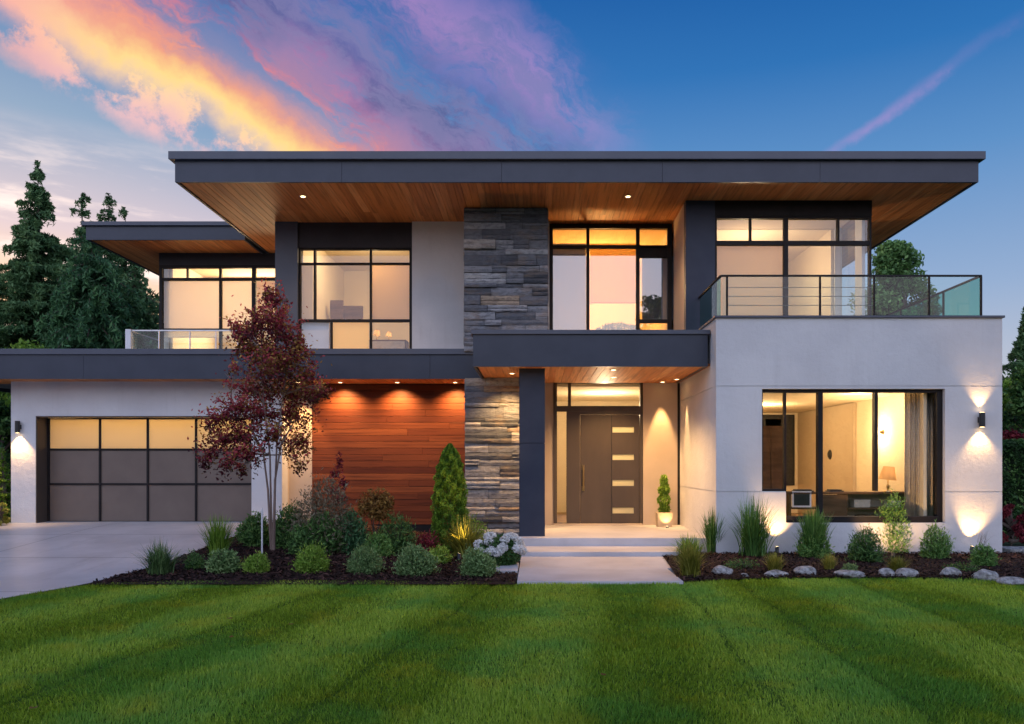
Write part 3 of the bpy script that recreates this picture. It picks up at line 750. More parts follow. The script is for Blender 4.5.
# ------------------------------------------------------------------ balcony railings (parts of the house)
def rail_run(pts, zb, zt, posts, glass, cables=False, post_mat='frame'):
    top = MB()
    for (a, b) in zip(pts, pts[1:]):
        a, b = Vector((*a, zt)), Vector((*b, zt)); d = (b-a).normalized(); n = Vector((-d.y, d.x, 0))*.022
        q = [a-n, b-n, b+n, a+n]; top.face([(p.x, p.y, zt) for p in q]); top.face([(p.x, p.y, zt-.03) for p in q[::-1]])
        for i in range(4): u, v = q[i], q[(i+1) % 4]; top.face([(u.x, u.y, zt-.03), (v.x, v.y, zt-.03), (v.x, v.y, zt), (u.x, u.y, zt)])
    return top
BY = 14.10; bz0, bz1 = 4.30, Z(275, BY)
bxl, bxr = X(721, BY), X(981, BY)
ro = rail_run([(bxl, 15.98), (bxl, BY), (bxr, BY), (bxr, 20.4)], bz0, bz1, [], None).build('balcony_rail', 'frame', H)
for px in (727, 820, 874, 929, 981):
    mb = MB(); x = X(px, BY); mb.box(x-.016, x+.016, BY-.016, BY+.016, 4.301, bz1-.031); mb.build('post', 'frame', ro)
for yy in (15.4, 17.2, 19.4):
    mb = MB(); mb.box(bxr-.016, bxr+.016, yy-.016, yy+.016, 4.301, bz1-.031); mb.build('post', 'frame', ro)
segs = [(bxl+.03, X(727, BY)-.02), (X(727, BY)+.02, X(820, BY)-.02), (X(820, BY)+.02, X(874, BY)-.02), (X(874, BY)+.02, X(929, BY)-.02), (X(929, BY)+.02, bxr-.03)]
for a, b in segs:
    g = MB(); g.box(a, b, BY-.004, BY+.004, 4.33, bz1-.035); g.build('glass_panel', 'glass_rail', ro)
g = MB(); g.box(bxl-.005, bxl+.005, BY+.04, 15.9, 4.32, bz1-.035); g.build('glass_panel', 'glass_green', ro)
g = MB(); g.box(bxr-.005, bxr+.005, BY+.04, 20.3, 4.10, bz1-.035); g.build('glass_panel', 'glass_green', ro)
for py in (287, 296, 305):
    z = Z(py, BY); mb = MB(); mb.tube([(X(727, BY), BY+.03, z), (X(874, BY), BY+.03, z)], .006, 6); mb.build('cable', 'steel', ro)
# left terrace balustrade
TY = 19.0; tz = Z(330, TY); txl = X(129, TY)
ro = rail_run([(txl, 21.5), (txl, TY), (-5.9, TY)], 4.0, tz, [], None).build('balcony_rail', 'steel', H)
mb = MB(); mb.box(txl-.06, txl+.07, TY-.06, TY+.07, 3.98, tz+.01); mb.build('post', 'white_paint', ro)
for px in (159, 190, 216, 238):
    x = X(px, TY); mb = MB(); mb.box(x-.014, x+.014, TY-.014, TY+.014, 3.98, tz-.031); mb.build('post', 'steel', ro)
pxs = [129, 159, 190, 216, 238, 276]
for a, b in zip(pxs, pxs[1:]):
    g = MB(); g.box(X(a, TY)+.03, X(b, TY)-.03, TY-.005, TY+.005, 4.0, tz-.035); g.build('glass_panel', 'glass_rail', ro)
g = MB(); g.box(txl-.005, txl+.005, TY+.1, 21.4, 4.0, tz-.035); g.build('glass_panel', 'glass_rail', ro)

# ------------------------------------------------------------------ light fittings
def disc(mb, c, r0, r1, z, n=20, flip=True):
    for k in range(n):
        a, b = 2*PI*k/n, 2*PI*(k+1)/n
        q = [(c[0]+r0*math.cos(a), c[1]+r0*math.sin(a), z), (c[0]+r1*math.cos(a), c[1]+r1*math.sin(a), z), (c[0]+r1*math.cos(b), c[1]+r1*math.sin(b), z), (c[0]+r0*math.cos(b), c[1]+r0*math.sin(b), z)]
        mb.face(q if not flip else q[::-1])
def downlight(x, y, z, label, power, target=None, angle=120, blend=.6, r=.055):
    t = thing('ceiling_light', (x, y, z-.012), label, 'ceiling light', 'recessed lights in the soffits')
    mb = MB(); disc(mb, (x, y), r*.8, r*1.3, z-.010)
    for k in range(20):
        a, b = 2*PI*k/20, 2*PI*(k+1)/20; rr = r*1.3
        mb.face([(x+rr*math.cos(a), y+rr*math.sin(a), z-.010), (x+rr*math.cos(b), y+rr*math.sin(b), z-.010), (x+rr*math.cos(b), y+rr*math.sin(b), z+.004), (x+rr*math.cos(a), y+rr*math.sin(a), z+.004)])
    mb.build('trim', 'white_paint', t)
    mb = MB()
    mb.face([(x+r*.8*math.cos(2*PI*k/20), y+r*.8*math.sin(2*PI*k/20), z-.008) for k in range(20)][::-1]); mb.build('lens', 'bulb', t)
    lamp('SPOT', 'beam', (x, y, z-.03), power, WARM, t, .03, target or (x, y, 0), angle, blend)
y = 15.6
downlight(X(303, 15.75), 15.75, ZS, 'round recessed light in the wide wooden soffit, above the upper left window', 110)
downlight(X(628, 15.75), 15.75, ZS, 'round recessed light in the wide wooden soffit, above the middle upstairs window', 110)
downlight(X(613.5, 15.0), 15.0, ZC, 'recessed light in the porch ceiling, the one nearer the canopy edge', 260, None, 130)
downlight(X(613.5, 16.3), 16.3, ZC, 'recessed light in the porch ceiling, the one nearer the front door', 260, None, 130)
downlight(X(662.5, 17.25), 17.25, ZC, 'recessed light grazing the pale panel right of the front door', 380, (X(662.5, 17.4), 17.52, 1.2), 36, .6)
downlight(xL-.22, 16.7, ZC, 'recessed light grazing the stucco side wall of the porch', 190, (xL-.03, 16.7, 1.4), 34, .6)
downlight(X(512, 15.6), 15.6, ZC, 'recessed light between the dark column and the stone pier', 330, (-.75, 16.5, 1.5), 90, .9)
for px, lab in ((340, 'recessed light grazing the red wood siding, nearest the maple'), (397, 'recessed light grazing the middle of the red wood siding'), (455, 'recessed light grazing the red wood siding, nearest the stone pier')):
    x = X(px, 17.3); downlight(x, 17.33, ZC, lab, 250, (x, 17.67, 2.25), 122, 1.0)
x = X(298, 17.3); downlight(x, 17.3, ZC, 'recessed light over the narrow pale wall behind the maple', 260, (x, 17.68, 1.4), 60, .6)

def wall_lamp(x, y, z, label, up=True, power=25):
    t = thing('wall_lamp', (x, y, z), label, 'wall lamp', 'cylinder wall lamps')
    mb = MB(); mb.tube([(x, y-.085, z-.13), (x, y-.085, z+.13)], .05, 20); b = mb.build('shade', 'black_metal', t, bevel=.003)
    mb = MB(); mb.box(x-.035, x+.035, y-.045, y-.001, z-.05, z+.05); mb.build('bracket', 'black_metal', t)
    for s in ((-1, 1) if up else (-1,)):
        mb = MB(); zz = z+s*.1325
        q = [(x+.04*math.cos(2*PI*k/16), y-.085+.04*math.sin(2*PI*k/16), zz) for k in range(16)]; mb.face(q if s > 0 else q[::-1]); mb.build('lens', 'bulb', t)
        lamp('SPOT', 'beam', (x, y-.085, z+s*.15), power*(1 if s < 0 else .6), WARM, t, .02, (x, y-.03, z+s*1.2), 95 if s < 0 else 80, .8)
wall_lamp(X(20, 17.2), 17.2, Z(427, 17.2), 'black cylinder wall lamp shining down the white wall left of the garage door', False, 120)
wall_lamp(X(979.5, 14), 14.0, Z(420, 14), 'black cylinder wall lamp shining up and down right of the big window', True, 60)
def spike(px, py, label, power, target, d=None):
    p = place(px, py); x, y, z = p
    t = thing('spot_light', p, label, 'garden light', 'ground spotlights')
    tv = (Vector(target)-Vector((x, y, z+.12))).normalized()
    mb = MB(); mb.tube([(x, y, z-.05), (x, y, z+.09)], .008, 8); mb.build('spike', 'black_metal', t)
    c = Vector((x, y, z+.12)); mb = MB(); mb.tube([c-tv*.06, c+tv*.05], .032, 14, cap=True); mb.build('head', 'black_metal', t)
    mb = MB(); a = tv.orthogonal().normalized(); b = tv.cross(a); q = [tuple(c+tv*.053+a*.028*math.cos(2*PI*k/14)+b*.028*math.sin(2*PI*k/14)) for k in range(14)]; mb.face(q); mb.face(q[::-1]); mb.build('lens', 'bulb', t)
    lamp('SPOT', 'beam', c+tv*.07, power, WARM, t, .02, target, 75, .8)
spike(777, 556.5, 'small ground spotlight washing the stucco under the left part of the big window', 75, (X(777, 14), 14.0, .8))
spike(972, 556, 'small ground spotlight washing the wall below the right wall lamp', 95, (X(975, 14), 14.0, .9))
spike(893, 563, 'small ground spotlight hidden in the tall leafy shrub below the desk lamp', 110, (X(894, 13.9), 13.9, .75))
spike(459, 564, 'small ground spotlight between the column shaped evergreen and the white flowers', 110, (X(458, 13.2), 13.2, .8))
p = (X(664, 17.05), 17.05, pf)

# ------------------------------------------------------------------ foliage builders
def leaves(P, size, tone, name, mat, parent=None, origin=None, up=.0, aspect=1.6, seed=0, hang=0.0, center=None, radial=1.3):
    """one rhombic leaf per point; size may be an array; up tilts normals upward, hang makes leaves hang down"""
    P = np.asarray(P, float); n = len(P); r = np.random.default_rng(seed)
    N = r.normal(0, 1, (n, 3)); N[:, 2] += up; N /= np.linalg.norm(N, axis=1)[:, None]
    A = r.normal(0, 1, (n, 3)); A[:, 2] -= hang*2
    if center is not None:
        Q = P-np.asarray(center); Q /= np.linalg.norm(Q, axis=1)[:, None]+1e-6; A = A*.6+Q*radial
    A -= (A*N).sum(1)[:, None]*N; A /= np.linalg.norm(A, axis=1)[:, None]
    B = np.cross(N, A); size = np.broadcast_to(np.asarray(size, float), (n,))*r.uniform(.65, 1.3, n)
    a = A*size[:, None]; b = B*(size/aspect)[:, None]
    V = np.concatenate([P-a, P-b*.9-a*.1, P+a, P+b*.9-a*.1], 0); i = np.arange(n)
    t = np.clip(np.asarray(tone)+r.normal(0, .14, n), 0, 1)
    return meshnp(name, V, np.stack([i, i+n, i+2*n, i+3*n], 1), mat, parent, origin, t)
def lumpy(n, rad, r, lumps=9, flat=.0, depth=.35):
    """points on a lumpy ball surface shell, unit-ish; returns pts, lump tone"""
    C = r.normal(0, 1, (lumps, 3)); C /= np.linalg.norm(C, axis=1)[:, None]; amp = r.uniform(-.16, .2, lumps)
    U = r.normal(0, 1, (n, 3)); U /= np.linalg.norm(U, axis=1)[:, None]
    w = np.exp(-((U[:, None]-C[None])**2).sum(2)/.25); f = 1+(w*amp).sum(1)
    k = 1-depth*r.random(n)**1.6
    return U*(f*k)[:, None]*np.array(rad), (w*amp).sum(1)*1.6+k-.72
def blades(name, mat, p, n, h, spread, w, parent=None, seed=0, arch=.5, stiff=.0, zoff=0, tone=.5, base_r=.05):
    """grass-like arching blades in 4 segments, crossing ribbons"""
    r = np.random.default_rng(seed); p = np.array(p, float); az = r.uniform(0, 2*PI, n); ln = h*r.uniform(.55, 1.12, n)
    out_ = spread*r.uniform(.05, 1, n)**.8; k = 5; V = []; S = np.linspace(0, 1, k)
    dirs = np.stack([np.cos(az), np.sin(az), 0*az], 1); sidev = np.stack([-np.sin(az), np.cos(az), 0*az], 1)
    base_ = p+np.stack([r.normal(0, base_r, n), r.normal(0, base_r, n), 0*az], 1)
    for s in S:
        hz = ln*(s-arch*(out_/spread)*s*s*.62); c = base_+dirs*(out_*(s**1.5))[:, None]; c[:, 2] += hz+zoff
        ww = w*(1-s**2*.93)
        V += [c-sidev*ww, c+sidev*ww]
    V = np.stack(V, 1).reshape(-1, 3); i = np.arange(n)*2*k
    Fc = np.concatenate([np.stack([i+2*j, i+2*j+1, i+2*j+3, i+2*j+2], 1) for j in range(k-1)], 0)
    t0 = np.clip(tone+r.normal(0, .2, n), 0, 1); return meshnp(name, V, Fc, mat, parent, None if parent else tuple(p), np.tile(t0, k-1))
GB = 'shrubs and grasses planted along the house'
def bush(px, py, wpx, hpx, label, mat='sage', leaf=.016, n=5200, name='shrub', cat='shrub', group=GB, stems=True, seed=1, aspect=2.2, dens=1.0, up=.3):
    p = place(px, py-2); s = F/p.y; rx = wpx/2/s; h = hpx/s; r = np.random.default_rng(seed)
    t = thing(name, p, label, cat, group)
    P, tn = lumpy(int(n*dens*.62), (rx*.95, rx*.92, h*.92), r, 9, depth=.75)
    P[:, 2] = np.abs(P[:, 2])-h*.49; bz_ = (P[:, 2]+h*.49)/h; P[:, :2] *= (1-.22*np.clip(1-bz_*3.2, 0, 1))[:, None]
    P[:, 0] += .10*rx*math.sin(seed*1.7); P[:, 2] *= 1+.16*np.sin(P[:, 0]/rx*2.3+seed)+.10*np.sin(P[:, 1]/rx*3+seed*2)
    P[:, 2] += h*.52; kk = P[:, 2] > .01; P = P[kk]; tn = tn[kk]
    P += np.array(p)
    # twigs that break the outline
    m = int(len(P)*.30); k = r.integers(0, len(P), m); c = np.array(p)+np.array((0, 0, h*.4)); ext = (P[k]-c)*r.uniform(1.02, 1.34, m)[:, None]+c
    P = np.concatenate([P, ext]); tn = np.concatenate([.5+tn*.5+.0, np.full(m, .75)])
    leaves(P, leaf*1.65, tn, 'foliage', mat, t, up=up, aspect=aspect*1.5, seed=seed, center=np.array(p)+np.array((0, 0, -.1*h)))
    if stems:
        mb = MB(); rr = random.Random(seed)
        for _ in range(9):
            a = rr.uniform(0, 2*PI); q = Vector(p)+Vector((math.cos(a)*rx*.55, math.sin(a)*rx*.55, h*rr.uniform(.45, .8)))
            mb.tube([Vector(p)-Vector((0, 0, .02)), Vector(p).lerp(q, .5)+Vector((0, 0, h*.05)), q], [.012, .008, .004], 5)
        mb.build('stem', 'bark', t)
    return t
def tuft(px, py, wpx, hpx, label, mat='blade_green', n=420, w=.006, arch=.5, seed=1, cat='ornamental grass', name='ornamental_grass', group=GB, core=True, tone=.5):
    p = place(px, py-2); s = F/p.y
    t = thing(name, p, label, cat, group)
    blades('blade', mat, p, n, hpx/s*1.05, wpx/2/s, w, t, seed, arch, tone=tone, base_r=wpx/s*.07); return t
# left bed, front row
tuft(160, 577, 58, 36, 'spiky blue green grass tuft at the driveway end of the left bed', 'sage', 520, .006, .7, 3, tone=.4)
bush(194, 572, 20, 18, 'tiny dark round shrub between the spiky tuft and the front row', 'dark_green', .013, 2200, seed=4)
bush(222, 575, 34, 27, 'pale rounded shrub, leftmost of the low front row in the left bed', 'sage', .018, 4200, seed=5)
bush(258, 576, 28, 22, 'low light green mound right beside the foot of the white stake', 'bright_green', .014, 3800, seed=6)
bush(313, 575, 38, 28, 'clipped round shrub with yellowish tips in front of the leafy dark perennial', 'bright_green', .015, 6000, seed=7)
bush(363, 576, 40, 29, 'clipped round olive shrub in the front row, below the small red leaved tree', 'sage', .014, 6500, seed=8)
bush(415, 578, 46, 32, 'widest clipped round shrub of the left front row', 'sage', .015, 8000, seed=9)
bush(480, 579, 40, 28, 'clipped round blue green shrub in front of the white flowers', 'sage', .017, 6500, seed=10)
# left bed, back
tuft(218, 560, 46, 42, 'feathery upright green grass behind the pale rounded shrub', 'bright_green', 360, .008, .3, 11, tone=.45)
bush(252, 548, 34, 36, 'dark glossy shrub at the end of the garage door', 'dark_green', .022, 5200, seed=12)
bush(289, 549, 38, 42, 'dark green shrub just right of the maple trunk', 'dark_green', .022, 6000, seed=13)
bush(328, 553, 74, 66, 'wispy grey brown shrub behind the dark leafy perennial', 'tan_twig', .020, 11000, seed=14, aspect=2)
bush(322, 556, 46, 44, 'dark leafy perennial with broad leaves behind the front row', 'dark_green', .030, 3600, seed=15, up=.8)
bush(351, 556, 34, 42, 'blue green leafy shrub behind the olive shrub', 'conifer_blue', .026, 3200, seed=16, up=.6)
bush(397, 556, 44, 42, 'spiky dark green shrub left of the column shaped evergreen', 'dark_green', .028, 4200, seed=17, aspect=4)
bush(428, 556, 36, 24, 'low reddish ground cover in front of the wood siding', 'burgundy', .018, 2200, seed=18)
tuft(465, 560, 62, 42, 'arching yellow green fern like plant lit by the ground spotlight', 'yellow_green', 420, .013, .8, 19, 'fern', 'fern', tone=.4)
bush(470, 552, 48, 30, 'bright green leafy plant behind the arching yellow green one', 'bright_green', .024, 2600, seed=20, up=.6)

bush(303, 557, 36, 34, 'dark green shrub between the maple and the broad leaved perennial', 'dark_green', .024, 3600, seed=60)
bush(378, 559, 34, 26, 'low fresh green shrub at the foot of the flat crowned small tree', 'blade_green', .022, 2600, seed=61)
bush(441, 566, 26, 20, 'small yellow green mound between the two widest front shrubs and the evergreen', 'bright_green', .018, 1800, seed=62)
def small_tree(px, py, h_px, crown, label, mat, leaf, n, trunk_mat='bark', name='small_tree', cat='small tree', seed=3, nst=3):
    p = place(px, py); s = F/p.y; h = h_px/s; r = random.Random(seed); t = thing(name, p, label, cat, GB)
    mb = MB(); top = Vector(p)+Vector((0, 0, h*.55))
    for k in range(nst):
        a = 2*PI*k/nst+r.random(); mb.tube([Vector(p)-Vector((0, 0, .03)), Vector(p)+Vector((math.cos(a)*.03, math.sin(a)*.03, h*.3)), top+Vector((math.cos(a)*.14, math.sin(a)*.14, h*.12))], [.016, .012, .006], 6)
    mb.build('trunk', trunk_mat, t)
    rr = np.random.default_rng(seed); P = []; T = []
    for (ox, oz, rx, rz) in crown:
        q, tn = lumpy(n//len(crown), (rx/s, rx/s, rz/s*1.3), rr, 8, depth=.98); P.append(q+np.array(p)+np.array((ox/s, rr.uniform(-.1, .1), oz/s))); T.append(tn*.5+.5)
    leaves(np.concatenate(P), leaf*1.4, np.concatenate(T), 'crown', mat, t, up=.4, seed=seed); return t
small_tree(375, 553, 68, [(0, 54, 17, 9), (-7, 46, 10, 7), (10, 50, 9, 8), (4, 40, 10, 6)], 'small tree with a flat red brown crown in front of the wood siding', 'maple_mix', .020, 2600)
small_tree(338, 545, 96, [(0, 82, 4, 10), (-5, 70, 5, 6), (4, 62, 6, 6), (-3, 54, 7, 5), (3, 46, 8, 5)], 'thin burgundy sapling against the wood siding', 'burgundy', .018, 700, seed=8, nst=1)

# arborvitae column
p = place(450, 553); s = F/p.y; t = thing('evergreen', p, 'tall narrow column shaped evergreen beside the stone pier', 'evergreen', GB)
r = np.random.default_rng(31); n = 30000; hh = 109/s; u = r.random(n)**.85; a = r.uniform(0, 2*PI, n)
prof = np.interp(u, [0, .05, .3, .55, .8, .93, 1], [.80, .92, 1, .94, .70, .42, .06])*17.2/s
lump = 1+.09*np.sin(a*5+u*23)+.07*np.sin(a*9-u*41)+.05*np.sin(u*70+a*3); k = 1-.4*r.random(n)**2
P = np.stack([np.cos(a)*prof*lump*k, np.sin(a)*prof*lump*k, u*hh], 1)+np.array(p)
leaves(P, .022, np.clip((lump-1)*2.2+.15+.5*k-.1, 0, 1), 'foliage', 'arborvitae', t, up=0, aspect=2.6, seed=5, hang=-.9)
mb = MB(); mb.tube([p-Vector((0, 0, .03)), p+Vector((0, 0, hh*.85))], [.04, .01], 8); mb.build('trunk', 'bark', t)

# white hydrangea
p = place(500, 568); s = F/p.y; t = thing('hydrangea', p, 'leafy shrub covered in big white flower heads beside the porch steps', 'flowering shrub', GB)
r = np.random.default_rng(9); P, tn = lumpy(3200, (22/s, 20/s, 17/s), r, 10); P[:, 2] += 17/s; P = P[P[:, 2] > .01]
leaves(P+np.array(p), .028, .5, 'foliage', 'dark_green', t, up=.5, seed=6)
rr = random.Random(4)
for k in range(24):
    a = rr.uniform(PI, 2*PI) if k < 19 else rr.uniform(0, PI); el = rr.uniform(.0, 1.2); c = np.array(p)+np.array((math.cos(a)*math.cos(el)*24/s, math.sin(a)*math.cos(el)*19/s, (19+19*math.sin(el)*.95-3)/s))
    q, _ = lumpy(240, (.080, .075, .062), r, 4, depth=.2); leaves(q+c, .019, .7, 'flower_head', 'petal', t, seed=k, aspect=1.1)

# japanese maple: several slim stems, layered pads of leaves
p = place(272, 551); s = F/p.y; t = thing('maple', p, 'slim multi stemmed tree with dark red leaves in front of the garage', 'tree')
rr = random.Random(12); r = np.random.default_rng(12); mb = MB(); tips = []
def W_(px, py, dy=0): return Vector((X(px, p.y+dy), p.y+dy, Z(py, p.y+dy)))
mains = [([(272, 551), (271, 505), (270, 455), (264, 405), (261, 350), (270, 300)], 0), ([(274, 551), (275, 490), (277, 440), (283, 395), (290, 355), (296, 330)], .15), ([(271, 551), (268, 490), (263, 450), (250, 428), (230, 410)], -.15), ([(273, 551), (275, 480), (281, 445), (292, 425)], -.2)]
for pts, dy in mains:
    q = [W_(a, b, dy*i/4) for i, (a, b) in enumerate(pts)]; mb.tube(q, [.021*(1-.15*i) for i in range(len(q))], 7)
pads = [(272, 300, 13, 10), (262, 322, 20, 12), (283, 335, 20, 13), (240, 334, 14, 11), (253, 350, 22, 12), (288, 362, 24, 13), (268, 372, 26, 13), (305, 378, 16, 9), (234, 372, 8, 4), (255, 392, 26, 11), (290, 395, 26, 12), (312, 392, 16, 8), (238, 410, 22, 9), (217, 420, 18, 7), (262, 415, 26, 10), (296, 418, 22, 11), (222, 440, 22, 11), (245, 436, 20, 11), (208, 456, 12, 8), (230, 462, 14, 8), (297, 445, 16, 12), (276, 438, 18, 10), (250, 455, 14, 7), (324, 390, 9, 4), (268, 290, 6, 6), (277, 318, 16, 10), (250, 336, 16, 9), (300, 350, 12, 8), (270, 355, 20, 10), (241, 468, 8, 5), (300, 463, 9, 6)]
P = []; T = []; P2 = []; T2 = []
for i, (a, b, w_, h_) in enumerate(pads):
    dy = rr.uniform(-.55, .55); c = W_(a, b, dy)
    src = min((W_(x_, y_, d_*k/4) for pts, d_ in mains for k, (x_, y_) in enumerate(pts[2:], 2)), key=lambda v: (v-c).length+max(0, v.z-c.z)*2)
    mid = src.lerp(c, .55)+Vector((0, 0, .08)); mb.tube([src, mid, c], [.012, .008, .003], 5)
    for _ in range(7):
        e = c+Vector((rr.uniform(-1, 1)*w_/s, rr.uniform(-1, 1)*w_/s, rr.uniform(-.5, .8)*h_/s)); mb.tube([mid, mid.lerp(e, .6)+Vector((0, 0, .02)), e], [.005, .003, .0015], 4, cap=False)
    n = int(w_*h_*2.9)
    q = r.normal(0, .5, (n, 3))*np.array((w_/s*.9, w_/s*.9, h_/s*1.35)); q[:, 2] += .10*np.sin(q[:, 0]*14+i)
    # ragged outline: small sprays reaching out from the pad
    for _ in range(5):
        an = rr.uniform(0, 2*PI); L = rr.uniform(.7, 1.35)*w_/s; tt = r.random(int(n*.07)); sp = np.stack([np.cos(an)*L*tt, np.sin(an)*L*tt*.8, rr.uniform(-.10, .30)*tt], 1)+r.normal(0, .025, (len(tt), 3)); q = np.concatenate([q, sp])
    tn = np.clip(.5+q[:, 2]/(h_/s)*.4, 0, 1); m_ = (r.random(len(q)) < (.5 if 385 > b > 340 or (a > 275 and b > 385) else .22))
    q = q+np.array(c); P.append(q[~m_]); T.append(tn[~m_]); P2.append(q[m_]); T2.append(tn[m_])
mb.build('trunk', 'maple_bark', t)
leaves(np.concatenate(P), .031, np.concatenate(T), 'crown', 'burgundy', t, up=.6, aspect=1.7, seed=3)
leaves(np.concatenate(P2), .030, np.concatenate(T2), 'crown', 'maple_mix', t, up=.9, aspect=1.7, seed=4)
q = place(262, 556); st = MB(); st.tube([q-Vector((0, 0, .1)), q+Vector((0.0, 0, .80))], .014, 10)
tag(st.build('garden_stake', 'stake', None, tuple(q)), 'slim white stake in the mulch beside the maple trunks', 'stake')

# right bed
tuft(690, 580, 46, 38, 'yellow green tuft at the front corner of the right bed beside the walkway', 'yellow_green', 520, .007, .6, 41, tone=.45)
tuft(688, 560, 56, 26, 'low arching green tuft beside the porch steps', 'bright_green', 320, .008, .8, 42)
tuft(713, 556, 34, 44, 'upright spiky grass against the left corner of the stucco box', 'blade_green', 300, .009, .35, 43)
tuft(753, 560, 60, 62, 'largest arching grass with long thin blades, left of the big window', 'blade_green', 420, .010, .45, 44, tone=.45)
tuft(813, 561, 42, 48, 'dense bright green spiky shrub below the thick window bar', 'blade_green', 700, .012, .3, 45, 'shrub', 'shrub', tone=.55)
bush(813, 561, 36, 34, 'leafy green shrub inside the dense spiky one under the window', 'blade_green', .022, 3800, seed=46)
tuft(774, 575, 28, 20, 'small rounded yellow tuft between two rocks, left of the big window', 'yellow_green', 380, .005, .3, 47, tone=.55)
tuft(829, 574, 24, 18, 'small golden tuft in front of the leafy shrub at the window middle', 'yellow_green', 320, .005, .3, 48, tone=.7)
bush(849, 576, 18, 12, 'tiny pale grey green mound sitting on a flat rock edge', 'sage', .012, 1400, seed=49)
bush(866, 566, 36, 38, 'mid green rounded shrub left of the tall leafy one', 'dark_green', .022, 5200, seed=50, aspect=3)
bush(894, 556, 34, 58, 'tall leafy shrub standing in front of the desk at the window', 'blade_green', .024, 6000, seed=51, aspect=3)
tuft(897, 576, 30, 18, 'small olive yellow tuft in front of the hidden spotlight', 'yellow_green', 380, .005, .3, 52, tone=.35)
bush(934, 562, 32, 34, 'green shrub under the right end of the big window', 'blade_green', .022, 4400, seed=53, aspect=3)
tuft(978, 556, 34, 26, 'dry twiggy plant lit by the spotlight at the right corner', 'tan_twig', 200, .004, .3, 54, tone=.5)
bush(985, 570, 26, 26, 'small bright green shrub at the right corner of the house', 'blade_green', .018, 3200, seed=55)
bush(961, 575, 40, 10, 'flat creeping green plant right of the long rock', 'dark_green', .014, 900, seed=56)
bush(741, 572, 40, 10, 'flat creeping green plant behind the first rock', 'dark_green', .014, 1000, seed=57)
def rock(px, py, wpx, hpx, label, seed):
    import bmesh
    p = place(px, py-1); s = F/p.y; bm = bmesh.new(); bmesh.ops.create_icosphere(bm, subdivisions=4, radius=1)
    r = np.random.default_rng(seed); N = r.normal(0, 1, (11, 3)); N /= np.linalg.norm(N, axis=1)[:, None]; dd = r.uniform(.68, .95, 11)
    for v in bm.verts:
        c = v.co.copy()
        for a, d in zip(N, dd):
            q = c.dot(Vector(a))
            if q > d: c -= Vector(a)*(q-d)*.88
        c *= 1+.03*math.sin(c.x*9+seed)*math.sin(c.y*8)*math.sin(c.z*11+seed*2)
        v.co = Vector((c.x*wpx/2/s*.98, c.y*wpx/2/s*.75, c.z*hpx/2/s*1.1+hpx/s*.28))
    me = bpy.data.meshes.new('rock'); bm.to_mesh(me); bm.free(); me.polygons.foreach_set('use_smooth', [True]*len(me.polygons))
    o = link('rock', me, 'rock', None, tuple(p)); o.rotation_euler.z = random.Random(seed).uniform(-.2, .2)
    tag(o, label, 'rock', 'pale rocks edging the right bed')
for a in ((722, 577, 24, 13, 'pale rock at the walkway end of the edging row', 1), (776, 578, 26, 9, 'low flat rock in front of the small rounded yellow tuft', 2), (805, 577, 24, 13, 'blocky pale rock in front of the dense spiky shrub', 3),
          (849, 578, 32, 9, 'flat wide rock below the tiny grey green mound', 4), (886, 578, 18, 11, 'rock left half of the touching pair in front of the olive yellow tuft', 5), (906, 578, 26, 11, 'rock right half of the touching pair in front of the olive yellow tuft', 6),
          (950, 578, 22, 12, 'single rounded rock left of the small bright green corner shrub', 7), (985, 581, 26, 13, 'rock in front of the small bright green corner shrub', 8), (1012, 585, 30, 9, 'rightmost rock of the edging row, cut by the picture edge', 9), (744, 579, 10, 6, 'smallest rock of the edging row, between the first two', 10)):
    rock(*a)

# pot with a clipped plant by the door
p = Vector((X(664, 17.05), 17.05, pf)); t = thing('potted_plant', p, 'upright green plant in a square tan pot right of the front door', 'potted plant')
s = F/p.y; mb = MB(); w_ = 7.5/s; hh = 13.5/s
for (a, b) in ((0, 1),):
    mb.face([(p.x-w_, p.y-w_, pf+hh), (p.x+w_, p.y-w_, pf+hh), (p.x+w_*.92, p.y-w_*.92, pf), (p.x-w_*.92, p.y-w_*.92, pf)][::-1])
    mb.face([(p.x+w_, p.y-w_, pf+hh), (p.x+w_, p.y+w_, pf+hh), (p.x+w_*.92, p.y+w_*.92, pf), (p.x+w_*.92, p.y-w_*.92, pf)][::-1])
    mb.face([(p.x+w_, p.y+w_, pf+hh), (p.x-w_, p.y+w_, pf+hh), (p.x-w_*.92, p.y+w_*.92, pf), (p.x+w_*.92, p.y+w_*.92, pf)][::-1])
    mb.face([(p.x-w_, p.y+w_, pf+hh), (p.x-w_, p.y-w_, pf+hh), (p.x-w_*.92, p.y-w_*.92, pf), (p.x-w_*.92, p.y+w_*.92, pf)][::-1])
    mb.box(p.x-w_-.008, p.x+w_+.008, p.y-w_-.008, p.y+w_+.008, pf+hh, pf+hh+.018)
mb.build('pot', 'pot', t)
r = np.random.default_rng(2); n = 1500; u = r.random(n); a = r.uniform(0, 2*PI, n); rad = (.13+.03*np.sin(u*22))*np.interp(u, [0, .3, .8, 1], [.75, 1, .75, .3])*r.uniform(.3, 1, n)**.5
leaves(np.stack([np.cos(a)*rad, np.sin(a)*rad, hh+u*.82], 1)+np.array(p), .050, u*.4+.3, 'foliage', 'bright_green', t, up=.1, aspect=3.2, seed=3, hang=-.3, center=np.array(p)+np.array((0, 0, .3)), radial=.8)
mb = MB(); mb.tube([p+Vector((0, 0, hh*.8)), p+Vector((0, 0, hh+.7))], [.016, .008], 6); mb.build('stem', 'bark', t)
t = thing('spot_light', (p.x+.02, p.y-.30, pf), 'small uplight on the porch floor in front of the pot', 'garden light', 'ground spotlights')
